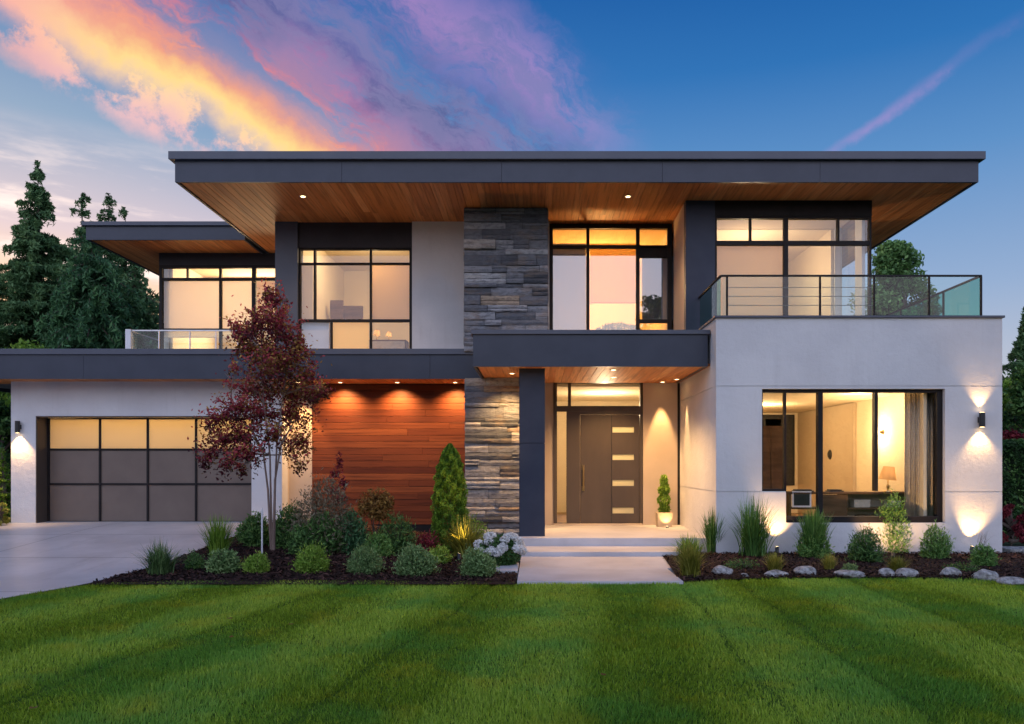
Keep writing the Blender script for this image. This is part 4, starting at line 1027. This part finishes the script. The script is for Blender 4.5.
mb = MB(); mb.tube([(p.x+.02, p.y-.30, pf), (p.x+.02, p.y-.30, pf+.03)], .035, 14); mb.build('head', 'black_metal', t)
mb = MB(); mb.face([(p.x+.02+.028*math.cos(2*PI*k/14), p.y-.30+.028*math.sin(2*PI*k/14), pf+.032) for k in range(14)]); mb.build('lens', 'bulb_soft', t)
lamp('SPOT', 'beam', (p.x+.02, p.y-.30, pf+.04), 16, WARM, t, .02, (p.x, p.y, pf+.5), 90, .8)

# ------------------------------------------------------------------ things seen in the rooms
def sofa_board():
    y0, y1 = 14.62, 15.05; x0, x1 = X(788, 14.62), X(913, 14.62); zt = Z(492, 14.62)
    t = thing('sideboard', ((x0+x1)/2, y0, .31), 'long dark sideboard with open shelves behind the big window', 'sideboard')
    mb = MB(); mb.box(x0, x1, y0-.02, y1+.02, zt-.04, zt); mb.build('top', 'dark_wood', t, bevel=.004)
    for a, b in ((x0+.02, x0+.06), (X(846, y0), X(846, y0)+.03), (x1-.1, x1-.05)):
        mb = MB(); mb.box(a, b, y0, y1, .31, zt-.04); mb.build('side_panel', 'dark_wood', t)
    mb = MB(); mb.box(X(822, y0), X(846, y0), y0+.01, y0+.03, .55, zt-.05); mb.build('door', 'dark_wood', t)
    mb = MB(); mb.box(X(846, y0)+.03, x1-.1, y0+.02, y1-.02, .78, .81); mb.box(x0+.06, X(822, y0), y0+.02, y1-.02, .78, .81); mb.build('shelf', 'dark_wood', t)
    mb = MB(); mb.box(X(846, y0)+.03, x1-.1, y1-.03, y1-.01, .34, zt-.05); mb.build('back_panel', 'fabric_light', t)
    return zt
zt = sofa_board()
for k, (px, w_, h_, m, lab) in enumerate(((800, .36, .30, 'black_metal', 'black framed picture leaning in the left bay of the sideboard'),)):
    x = X(px, 14.7); t = thing('picture_frame', (x, 14.62, .811), lab, 'picture')
    mb = MB(); a, b = x-w_/2, x+w_/2; mb.box(a, b, 14.60, 14.618, .82, .85); mb.box(a, b, 14.60, 14.618, .82+h_-.03, .82+h_); mb.box(a, a+.03, 14.60, 14.618, .85, .79+h_); mb.box(b-.03, b, 14.60, 14.618, .85, .79+h_); mb.build('frame', 'white_paint', t)
    mb = MB(); mb.box(a+.03, b-.03, 14.606, 14.612, .85, .79+h_); mb.build('picture', 'black_metal', t)
for px, w_, h_, z0_, m, lab in ((860, .30, .14, .812, 'fabric_light', 'pale storage box on the middle shelf of the sideboard'), (892, .22, .12, .812, 'white_paint', 'white box on the right side of the sideboard shelf'), (866, .34, .10, .56, 'dark_wood', 'dark box on the low shelf of the sideboard')):
    x = X(px, 14.8); mb = MB(); mb.box(x-w_/2, x+w_/2, 14.70, 14.90, z0_, z0_+h_); mb.box(x-w_/2-.006, x+w_/2+.006, 14.694, 14.906, z0_+h_*.75, z0_+h_+.004)
    tag(mb.build('storage_box', m, None, (x, 14.8, z0_), bevel=.004), lab, 'box')
for px, w_, lab in ((803, .36, 'dark stack of books on the left end of the sideboard'), (835, .28, 'dark flat stack of books near the middle of the sideboard')):
    x = X(px, 14.8); t = thing('book_stack', (x, 14.8, zt), lab, 'books')
    for k in range(2): mb = MB(); mb.box(x-w_/2+k*.03, x+w_/2-k*.04, 14.72, 14.92, zt+k*.022, zt+k*.022+.021); mb.build('book', 'fabric_dark', t, bevel=.002)
def table_lamp(x, y, z, label, sc=1.0, tilt=0, power=4, lit=True):
    t = thing('table_lamp', (x, y, z), label, 'lamp')
    mb = MB(); mb.tube([(x, y, z), (x, y, z+.02*sc)], [.085*sc, .08*sc], 18); mb.build('base', 'brass', t)
    mb = MB(); mb.tube([(x, y, z+.02*sc), (x, y, z+.10*sc), (x, y, z+.16*sc), (x, y, z+.26*sc)], [.012*sc, .035*sc, .012*sc, .01*sc], 12); mb.build('stem', 'brass', t, smooth=True)
    mb = MB(); mb.tube([(x-.01, y, z+.24*sc), (x+.02*sc, y, z+.50*sc)], [.17*sc, .105*sc], 24, cap=False); mb.build('lamp_shade', 'lamp_shade', t, smooth=True)
    mb = MB(); c = Vector((x, y, z+.33*sc)); mb.tube([c-Vector((0, 0, .03)), c, c+Vector((0, 0, .03))], [.012, .028, .012], 10); mb.build('bulb', 'bulb', t)
    lamp('POINT', 'glow', tuple(c), power, AMB, t, .03)
table_lamp(X(888, 14.8), 14.8, zt, 'table lamp with a tapered tan shade on the sideboard by the window', .95, power=5)
# wall light on the right room wall, picture, curtain
t = thing('wall_lamp', (7.06, 15.9, Z(432, 15.9)), 'small round wall light glowing on the living room wall', 'wall lamp')
import bmesh
bm = bmesh.new(); bmesh.ops.create_uvsphere(bm, u_segments=16, v_segments=10, radius=.055); me = bpy.data.meshes.new('globe'); bm.to_mesh(me); bm.free()
o = link('globe', me, 'bulb_soft', t); o.location = (-.10, 0, 0)
mb = MB(); mb.tube([(7.10, 15.9, Z(432, 15.9)), (7.02, 15.9, Z(432, 15.9))], [.05, .015], 12); mb.build('bracket', 'brass', t)
lamp('POINT', 'glow', (6.86, 15.9, Z(432, 15.9)), 60, (1, .70, .36), t, .08)
mb = MB(); n = 60; x0, x1 = X(905, 14.45), X(937, 14.45)
for k in range(n):
    a, b = k/n, (k+1)/n; f = lambda u: (x0+(x1-x0)*u, 14.45+.045*math.sin(u*44)+.012*math.sin(u*91))
    (xa, ya), (xb, yb) = f(a), f(b); mb.face([(xa, ya, .33), (xb, yb, .33), (xb, yb, 2.96), (xa, ya, 2.96)])
o = mb.build('curtain', 'curtain', None, ((x0+x1)/2, 14.45, .33), smooth=True); o.modifiers.new('thick', 'SOLIDIFY').thickness = .004
tag(o, 'pale full length curtain gathered at the right end of the big window', 'curtain')
lamp('POINT', 'room_light', (6.25, 15.0, 2.75), 60, (1, .68, .36), H, .1)  # unseen lamp added near the window to brighten the curtain
def picture(x, y, z, w_, h_, label, mat='fabric_dark', frame='black_metal'):
    t = thing('picture_frame', (x, y, z), label, 'picture'); a, b, c, d = x-w_/2, x+w_/2, z-h_/2, z+h_/2
    mb = MB(); mb.box(a, b, y-.03, y, c, c+.04); mb.box(a, b, y-.03, y, d-.04, d); mb.box(a, a+.04, y-.03, y, c+.04, d-.04); mb.box(b-.04, b, y-.03, y, c+.04, d-.04); mb.build('frame', frame, t)
    mb = MB(); mb.box(a+.04, b-.04, y-.015, y-.005, c+.04, d-.04); mb.build('picture', mat, t)
picture(X(776, 20.9), 20.93, Z(450, 20.9), 1.0, 1.9, 'tall dark picture on the far wall, behind the left end of the big window')
picture(X(797, 19.0), 20.93, Z(438, 20.9), .5, 1.1, 'narrow black framed picture on the far living room wall')
# black round sconce-like speaker on the side wall
o = MB().tube([(7.095, 18.6, 1.85), (7.02, 18.6, 1.85), (6.98, 18.6, 1.85)], [.13, .12, .05], 18).build('wall_speaker', 'black_metal', None, (7.1, 18.6, 1.85)); tag(o, 'small round black speaker on the living room side wall', 'speaker')
t = thing('added_cabinet', (4.62, 15.3, .31), 'tall dark cabinet added to darken the left end of the living room window', 'cabinet')  # cabinet added to stand in for dark tree reflections in the left pane
mb = MB(); mb.box(4.30, 4.93, 15.32, 15.75, .31, 2.38); mb.build('body', 'dark_wood', t, bevel=.005)
for a, b in ((4.32, 4.61), (4.62, 4.91)): mb = MB(); mb.box(a, b, 15.29, 15.319, .36, 2.34); mb.build('door', 'dark_wood', t, bevel=.004)
# armchair near the left part of the window
t = thing('armchair', (4.75, 16.3, .31), 'light armchair with dark seat inside the room at the left of the big window', 'armchair')
for nm, b, m in (('seat', (4.4, 5.1, 16.0, 16.65, .62, .78), 'fabric_dark'), ('backrest', (4.4, 5.1, 16.65, 16.80, .62, 1.25), 'fabric_light'), ('armrest', (4.28, 4.39, 16.0, 16.8, .45, .98), 'fabric_light'), ('armrest', (5.11, 5.22, 16.0, 16.8, .45, .98), 'fabric_light')):
    mb = MB(); mb.box(*b); mb.build(nm, m, t, bevel=.03)
for lx, ly in ((4.32, 16.05), (5.18, 16.05), (4.32, 16.75), (5.18, 16.75)): mb = MB(); mb.tube([(lx, ly, .31), (lx, ly, .47)], [.015, .022], 8); mb.build('leg', 'dark_wood', t)
# bedroom behind the upper left window: headboard, dresser with two lamps
y = 20.5
t = thing('headboard', (X(345, 19.6), 19.6, 4.06), 'brown wooden headboard seen through the upper left window', 'bed headboard')
mb = MB(); mb.box(X(333, 19.6), X(363, 19.6), 19.56, 19.62, 4.06, Z(306, 19.6)); mb.box(X(331, 19.6), X(344, 19.6), 19.50, 19.555, 4.06, Z(301, 19.6)); mb.build('panel', 'dark_wood', t, bevel=.01)
t = thing('dresser', (X(390, 18.3), 18.3, 4.06), 'low dresser carrying two small lamps behind the upper left window', 'dresser')
xx0, xx1 = X(368, 18.3), X(406, 18.3); mb = MB(); mb.box(xx0, xx1, 18.3, 18.7, 4.10, 4.55); mb.build('body', 'dark_wood', t, bevel=.005)
for k in range(2): mb = MB(); mb.box(xx0+.03, xx1-.03, 18.28, 18.299, 4.14+k*.2, 4.31+k*.2); mb.build('drawer', 'fabric_light', t, bevel=.003)
table_lamp(X(377, 18.45), 18.45, 4.55, 'small lit lamp on the left of the upstairs dresser', .5, power=3)
table_lamp(X(389, 18.45), 18.45, 4.55, 'small lit lamp on the right of the upstairs dresser', .42, power=3)
# plant arrangement behind the centre upper window
c = Vector((X(618, 18.0), 18.0, 4.06)); t = thing('planter', c, 'leafy plants in a low planter behind the middle upstairs window', 'planter')
mb = MB(); mb.box(c.x-.5, c.x+.5, 17.85, 18.15, 4.06, 4.55); mb.build('pot', 'pot', t, bevel=.01)
r = np.random.default_rng(5); P, tn = lumpy(1400, (.55, .2, .22), r); P += np.array((c.x, c.y, 4.68)); leaves(P, .045, tn*.5+.5, 'foliage', 'sage', t, up=.2, aspect=3, seed=1, hang=-.4)
picture(4.35, 20.93, 5.6, .9, .7, 'framed picture on the far wall of the upper right room', 'fabric_light')

# ------------------------------------------------------------------ background trees
def fir(name, x, y, h, rad, label, mat='conifer', n=26000, seed=1, droop=.28, base=.10, cat='conifer', group='trees behind the house', leaf=.13, whorls=26, z0=0, power=1.0, sparse=.2):
    """trunk with whorls of drooping boughs that carry needle sprays"""
    r = np.random.default_rng(seed); rr = random.Random(seed); t = thing(name, (x, y, z0), label, cat, group)
    mb = MB(); mb.tube([(x, y, z0-.1), (x+.05, y, z0+h*.5), (x, y, z0+h*.98)], [h*.016+.05, h*.009+.03, .01], 8)
    P = []; T = []; br = []
    for k in range(whorls):
        u = k/(whorls-1); zz = h*(base+(1-base)*u**.95); L0 = rad*(1-u)**power*(1+.12*math.sin(k*2.3))+.035*rad
        nb_ = rr.randint(6, 9) if u < .85 else 5
        for j in range(nb_):
            if rr.random() < sparse*.5: continue
            a = 2*PI*(j+rr.random()*.7)/nb_+k*.7; L = L0*rr.uniform(.62, 1.22); br.append((u, zz+rr.uniform(-.75, .75)*h/whorls, a, L))
    tot = sum(b[3] for b in br)
    for (u, zz, a, L) in br:
        dz_ = (.28*u*1.2-droop)*L
        e = Vector((x+math.cos(a)*L, y+math.sin(a)*L, z0+zz+dz_)); mid = Vector((x+math.cos(a)*L*.5, y+math.sin(a)*L*.5, z0+zz+dz_*.32+.03*L))
        mb.tube([(x, y, z0+zz), mid, e], [.03+.01*L, .02, .006], 4, cap=False)
        m_ = max(14, int(n*L/tot)); s_ = r.random(m_)**.75
        hgt = zz+dz_*(s_**1.7)+.06*L*s_*(1-s_)*4
        wdt = (.36*L*(1-s_)+.07)*(s_*.8+.35)*(1.1-u*.5); off = r.normal(0, 1, m_)*wdt*.62
        q = np.stack([x+np.cos(a)*L*s_-np.sin(a)*off, y+np.sin(a)*L*s_+np.cos(a)*off, z0+hgt-np.abs(r.normal(0, .5, m_))*leaf*(1.9+droop*2.6)], 1)
        P.append(q); T.append(np.clip(.22+.5*s_+r.normal(0, .05)+.1*np.sign(off), 0, 1))
    mb.build('trunk', 'bark', t); P = np.concatenate(P); T = np.concatenate(T)
    leaves(P, leaf, T, 'crown', mat, t, up=.3, aspect=3.4, seed=seed, hang=droop*.9+.1); return t
def broad(name, x, y, h, rx, label, mat='broadleaf', n=16000, seed=1, leaf=.10, z0=0, clumps=60, low=.3, cat='tree', group='trees behind the house', cone=False):
    r = np.random.default_rng(seed); rr = random.Random(seed); t = thing(name, (x, y, z0), label, cat, group); mb = MB()
    mb.tube([(x, y, z0-.1), (x+.1, y, z0+h*.4), (x, y, z0+h*.75)], [h*.022, h*.015, h*.006], 8); P = []; T = []
    for k in range(clumps):
        u = rr.uniform(low, 1); a = rr.uniform(0, 2*PI); pr = math.sin(PI*min(1, (u-low)/(1-low)*.80+.17)); q = rx*(pr if not cone else (1.05-u)**.85*1.6)*rr.uniform(.35, .95)
        c = np.array((x+math.cos(a)*q, y+math.sin(a)*q, z0+h*u*.93)); cr = rx*rr.uniform(.15, .30)*(1.15-.4*u)
        mb.tube([(x, y, z0+h*u*.6), tuple(c)], [.05, .012], 5, cap=False)
        p_, tn = lumpy(n//clumps, (cr, cr, cr*.8), r, 6, depth=.95); P.append(p_+c); T.append(np.clip(.5+tn*.5+rr.uniform(-.15, .15), 0, 1))
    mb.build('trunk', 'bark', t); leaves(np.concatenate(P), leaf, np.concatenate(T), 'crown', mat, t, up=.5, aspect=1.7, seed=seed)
def at(px, d): return X(px, d)
fir('fir_tree', at(38, 30), 30, Z(166, 30), 3.5, 'tallest pointed fir at the left, standing clear against the sky', n=136500, seed=2, whorls=44, leaf=.105, sparse=.5)
fir('fir_tree', at(-22, 29), 29, Z(225, 29), 3.8, 'fir cut by the left edge of the picture', n=85800, seed=3, whorls=24, leaf=.105)
fir('fir_tree', at(82, 38), 38, Z(194, 38), 4.4, 'thin fir top rising behind the weeping cedar, left of the other two tops', n=62400, seed=4, whorls=28, leaf=.105)
fir('fir_tree', at(103, 38), 38.5, Z(191, 38), 4.4, 'middle fir top just left of the wing roof', n=62400, seed=5, whorls=28, leaf=.105)
fir('fir_tree', at(120, 39), 39.5, Z(206, 39), 4.2, 'short fir top touching the corner of the wing roof', n=54600, seed=6, whorls=26, leaf=.105)
fir('weeping_cedar', at(92, 26), 26, Z(232, 26), 3.0, 'broad blue green weeping cedar left of the upper wing', 'conifer_blue', n=46000, seed=7, droop=.75, whorls=26, leaf=.11, power=.55, sparse=0)
fir('fir_tree', at(58, 34), 34, Z(246, 34), 3.2, 'shorter fir filling the gap between the tallest fir and the cedar', n=52000, seed=21, leaf=.085, whorls=28)
fir('weeping_cedar', at(135, 28), 28, Z(262, 28), 2.6, 'smaller weeping cedar partly behind the upper wing', 'conifer', n=30000, seed=8, droop=.7, whorls=22, leaf=.12, power=.6, sparse=0)
broad('garden_tree', at(25, 23), 23, Z(338, 23), 2.0, 'light green rounded bush showing over the garage roof at the left', 'bright_green', 14000, 9, .07, low=.15, cat='bush')
broad('garden_tree', at(100, 22.5), 23, Z(344, 23), 1.2, 'low green bush over the garage roof below the cedar', 'broadleaf', 9000, 10, .06, low=.15, cat='bush')
broad('garden_tree', at(-8, 21), 21, Z(392, 21), 1.6, 'dark shrub beyond the left corner of the garage', 'dark_green', 14000, 11, .07, low=.05, cat='bush')
fir('young_conifer', at(2, 17.4), 17.4, 1.75, .42, 'young green conifer beside the left corner of the garage', 'arborvitae', n=7000, seed=12, droop=.1, whorls=16, leaf=.035, z0=.25, sparse=0, base=.02)
broad('yellow_shrub', at(-2, 16.6), 16.6, .62, .32, 'small yellow green shrub at the left end of the garage wall', 'yellow_green', 2600, 13, .03, z0=.28, low=.05, clumps=12, cat='shrub')
broad('garden_tree', at(897, 31), 31, Z(229, 31), 2.7, 'green tree rising behind the upstairs balcony', 'broadleaf', 60000, 14, .085, clumps=170, cone=True, low=.2)
fir('fir_tree', at(1024, 33), 33, Z(312, 33), 1.9, 'pointed conifer at the right edge of the picture', n=62400, seed=15, leaf=.105)
broad('garden_tree', at(1016, 27), 27, Z(372, 27), 1.9, 'pale green broadleaf tree behind the right hedge', 'bright_green', 14000, 16, .07, low=.2)
broad('garden_tree', at(1050, 24), 24, Z(345, 24), 2.2, 'dark green tree cut by the right edge of the picture', 'dark_green', 16000, 17, .08, low=.2)
broad('red_shrub', at(1013, 21), 21, Z(427, 21), .9, 'dark red shrub standing above the right hedge', 'burgundy', 6000, 18, .05, low=.3, cat='shrub')
r = np.random.default_rng(77); n = 30000
def hedge(x0, x1, y0, y1, h, label, mat, n, leaf, seed, name='hedge'):
    r = np.random.default_rng(seed); t = thing(name, ((x0+x1)/2, (y0+y1)/2, 0), label, 'hedge')
    f = r.integers(0, 3, n); u, v = r.random(n), r.random(n); d = np.abs(r.normal(0, .08, n))
    x = np.where(f == 1, x0+d, x0+(x1-x0)*u); yv = np.where(f == 0, y0+d, y0+(y1-y0)*(u if False else r.random(n))); z = np.where(f == 2, h-d, h*v)
    bx = .06*np.sin(z*7+x*3)+.05*np.sin(x*9+z*4); P = np.stack([x, yv+bx, z+.05*np.sin(x*6+yv*3)], 1)
    leaves(P, leaf, .5+bx*3, 'foliage', mat, t, up=.2, seed=seed)
    mb = MB(); mb.box(x0+.15, x1-.15, y0+.15, y1-.15, 0, h-.15); mb.build('core', 'dark_core', t)
mat_noise('dark_core', (.010, .02, .008), (.015, .03, .012), 3, 1, .5, 20, .02)
hedge(8.75, 16, 18.6, 19.8, Z(441, 18.8), 'clipped dark green hedge right of the house', 'dark_green', 30000, .045, 5)
hedge(-24, -11.9, 19.0, 20.2, 1.9, 'clipped green hedge left of the garage', 'dark_green', 30000, .045, 6)
for k, (px, py, w_, lab) in enumerate(((1010, 553, .42, 'low red leaved shrub at the right picture edge'), (1030, 556, .5, 'outer low red shrub cut by the right picture edge'))):
    broad('red_shrub', at(px, 15.6+.3*k), 15.6+.3*k, .85, w_, lab, 'burgundy', 3600, 30+k, .028, low=.08, clumps=14, cat='shrub')
o = MB().box(8.9, 16, 14.6, 15.15, -.05, .03).build('path', 'rock'); tag(o, kind='structure')
# far wood behind everything, one mass
r = np.random.default_rng(99); n = 60000; xx = r.uniform(-95, 95, n); dd = r.uniform(52, 66, n)
top = 5.2+1.6*np.sin(xx*.21)+1.3*np.sin(xx*.53+1)+.7*np.sin(xx*1.3); z = top*r.random(n)**.7
o = leaves(np.stack([xx, dd, z], 1), .42, .4+z/12, 'far_woods', 'far_leaf', None, (0, 55, 0), up=.3, seed=8, aspect=1.5); tag(o, 'far belt of dark trees behind the property', 'woods', kind='stuff')
n = 70000; xx = r.uniform(-60, 60, n); dd = r.uniform(-38, -32, n)  # unseen belt added so the ground windows reflect trees instead of bright sky
top = 8.2+1.2*np.sin(xx*.31)+1.0*np.sin(xx*.73+1)+.6*np.sin(xx*1.7); z = top*r.random(n)**.8
o = leaves(np.stack([xx, dd, z], 1), .48, .4+z/16, 'far_woods', 'far_leaf', None, (0, -35, 0), up=.3, seed=9, aspect=1.5); tag(o, 'dark belt of trees added across the street for the window reflections', 'woods', kind='stuff')
# trees across the street, behind the photographer: they show as reflections in the glass
broad('street_tree', 7.9, -16, 13.6, 3.0, 'tree across the street, seen only as a reflection in the upstairs glass', 'dark_green', 12000, 61, .14, group='trees across the street')
broad('street_tree', -9, -20, 8.5, 3.6, 'tree across the street, reflected in the left upstairs windows', 'dark_green', 12000, 62, .14, group='trees across the street')

# ------------------------------------------------------------------ lawn grass
def lawn_blades(n, seed):
    r = np.random.default_rng(seed)
    # density falls with distance; keep to the part of the lawn near the view
    d = 4.1+(11.4-4.1)*r.random(int(n*1.9))**1.08; x = (r.random(len(d))*2-1)*(d*.80+1.2)
    fx = np.array([front_edge(v) for v in x]); ex = np.interp(d, [0, 5, 7.6, 9.4, 10.6, 12], [-7.7, -7.4, -6.95, -6.46, -6.08, -5.92])
    k = (d < fx+r.normal(0, .012, len(d))) & (x > ex+.02) & ~((x > -.30) & (x < 2.04) & (d > 10.62)) & ~((x > -.85) & (x < -.2) & (d > 11.4)); x, d = x[k][:n], d[k][:n]; n = len(x)
    # mowing stripes fan away from the street: blades lean one way or the other
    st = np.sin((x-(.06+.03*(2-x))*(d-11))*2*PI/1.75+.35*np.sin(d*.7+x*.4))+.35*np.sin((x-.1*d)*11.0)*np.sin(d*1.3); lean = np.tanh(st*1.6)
    # scattered height: uneven growth and a wheel track
    hgt = .036*r.uniform(.55, 1.25, n)*(1+.22*np.sin(x*1.7+d*.9)*np.sin(d*2.1-x*.6)+.12*np.sin(x*5.1)*np.sin(d*4.3))
    track = 0*x
    for (c0, sl_) in ((1.98, .06), (2.80, .05), (-.55, .18), (4.4, .04), (-2.6, .2)):
        dist = (x-c0)+sl_*(10.6-d)+.03*np.sin(d*2.1); track = track+np.exp(-(dist/.045)**2)
    hgt *= 1-.5*np.clip(track, 0, 1)
    az = r.uniform(0, 2*PI, n); w_ = .0024*(.7+d/8)*r.uniform(.7, 1.3, n)
    side_ = np.stack([np.cos(az), np.sin(az), 0*az], 1)*w_[:, None]
    lean = lean*(.6+.8*r.random(n))
    tip = np.stack([r.normal(0, .35, n)-.05*lean, r.normal(0, .35, n)+.45*lean, np.ones(n)], 1); tip /= np.linalg.norm(tip, axis=1)[:, None]
    B = np.stack([x, d, np.full(n, -.012)], 1); T = B+tip*hgt[:, None]*1.2; Mid = B+(tip*.5+np.array((0, 0, .12)))*hgt[:, None]
    V = np.concatenate([B-side_, B+side_, Mid+side_*.8, T, Mid-side_*.8]); i = np.arange(n)
    Fc = np.concatenate([np.stack([i, i+n, i+2*n, i+4*n], 1)]); F3 = np.stack([i+4*n, i+2*n, i+3*n, i+3*n], 1)
    # tip as a thin quad sharing the point
    V = np.concatenate([V, T+side_*.15]); F3[:, 3] = i+3*n; F3[:, 2] = i+5*n
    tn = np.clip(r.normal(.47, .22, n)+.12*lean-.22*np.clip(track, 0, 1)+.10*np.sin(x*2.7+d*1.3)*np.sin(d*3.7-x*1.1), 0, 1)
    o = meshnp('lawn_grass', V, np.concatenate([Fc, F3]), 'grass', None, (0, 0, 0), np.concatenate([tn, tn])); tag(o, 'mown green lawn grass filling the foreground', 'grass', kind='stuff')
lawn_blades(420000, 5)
# a few fallen leaves on the lawn
for k, (px, py) in enumerate(((229, 621), (231, 640), (34, 712), (291, 627), (603, 678))):
    p = place(px, py); L = .035; mb = MB(); a = k*1.3
    pts = [(p.x+L*math.cos(a+q)*f_, p.y+L*math.sin(a+q)*f_, .032+.006*math.sin(q*3)) for q, f_ in ((0, 1.2), (.6, .6), (1.2, .9), (2.0, .5), (3.1, .9), (4.1, .5), (5.0, .9), (5.7, .55))]
    mb.face(pts); o = mb.build('fallen_leaf', 'maple_mix', None, (p.x, p.y, .03)); tag(o, ('orange fallen leaf on the lawn, below the pale rounded shrub', 'reddish fallen leaf just below the orange one on the lawn', 'fallen leaf at the lower left corner of the lawn', 'fallen leaf on the lawn below the clipped shrub with yellowish tips', 'lone fallen leaf on the lawn in front of the walkway')[k], 'leaf', 'fallen leaves on the lawn')
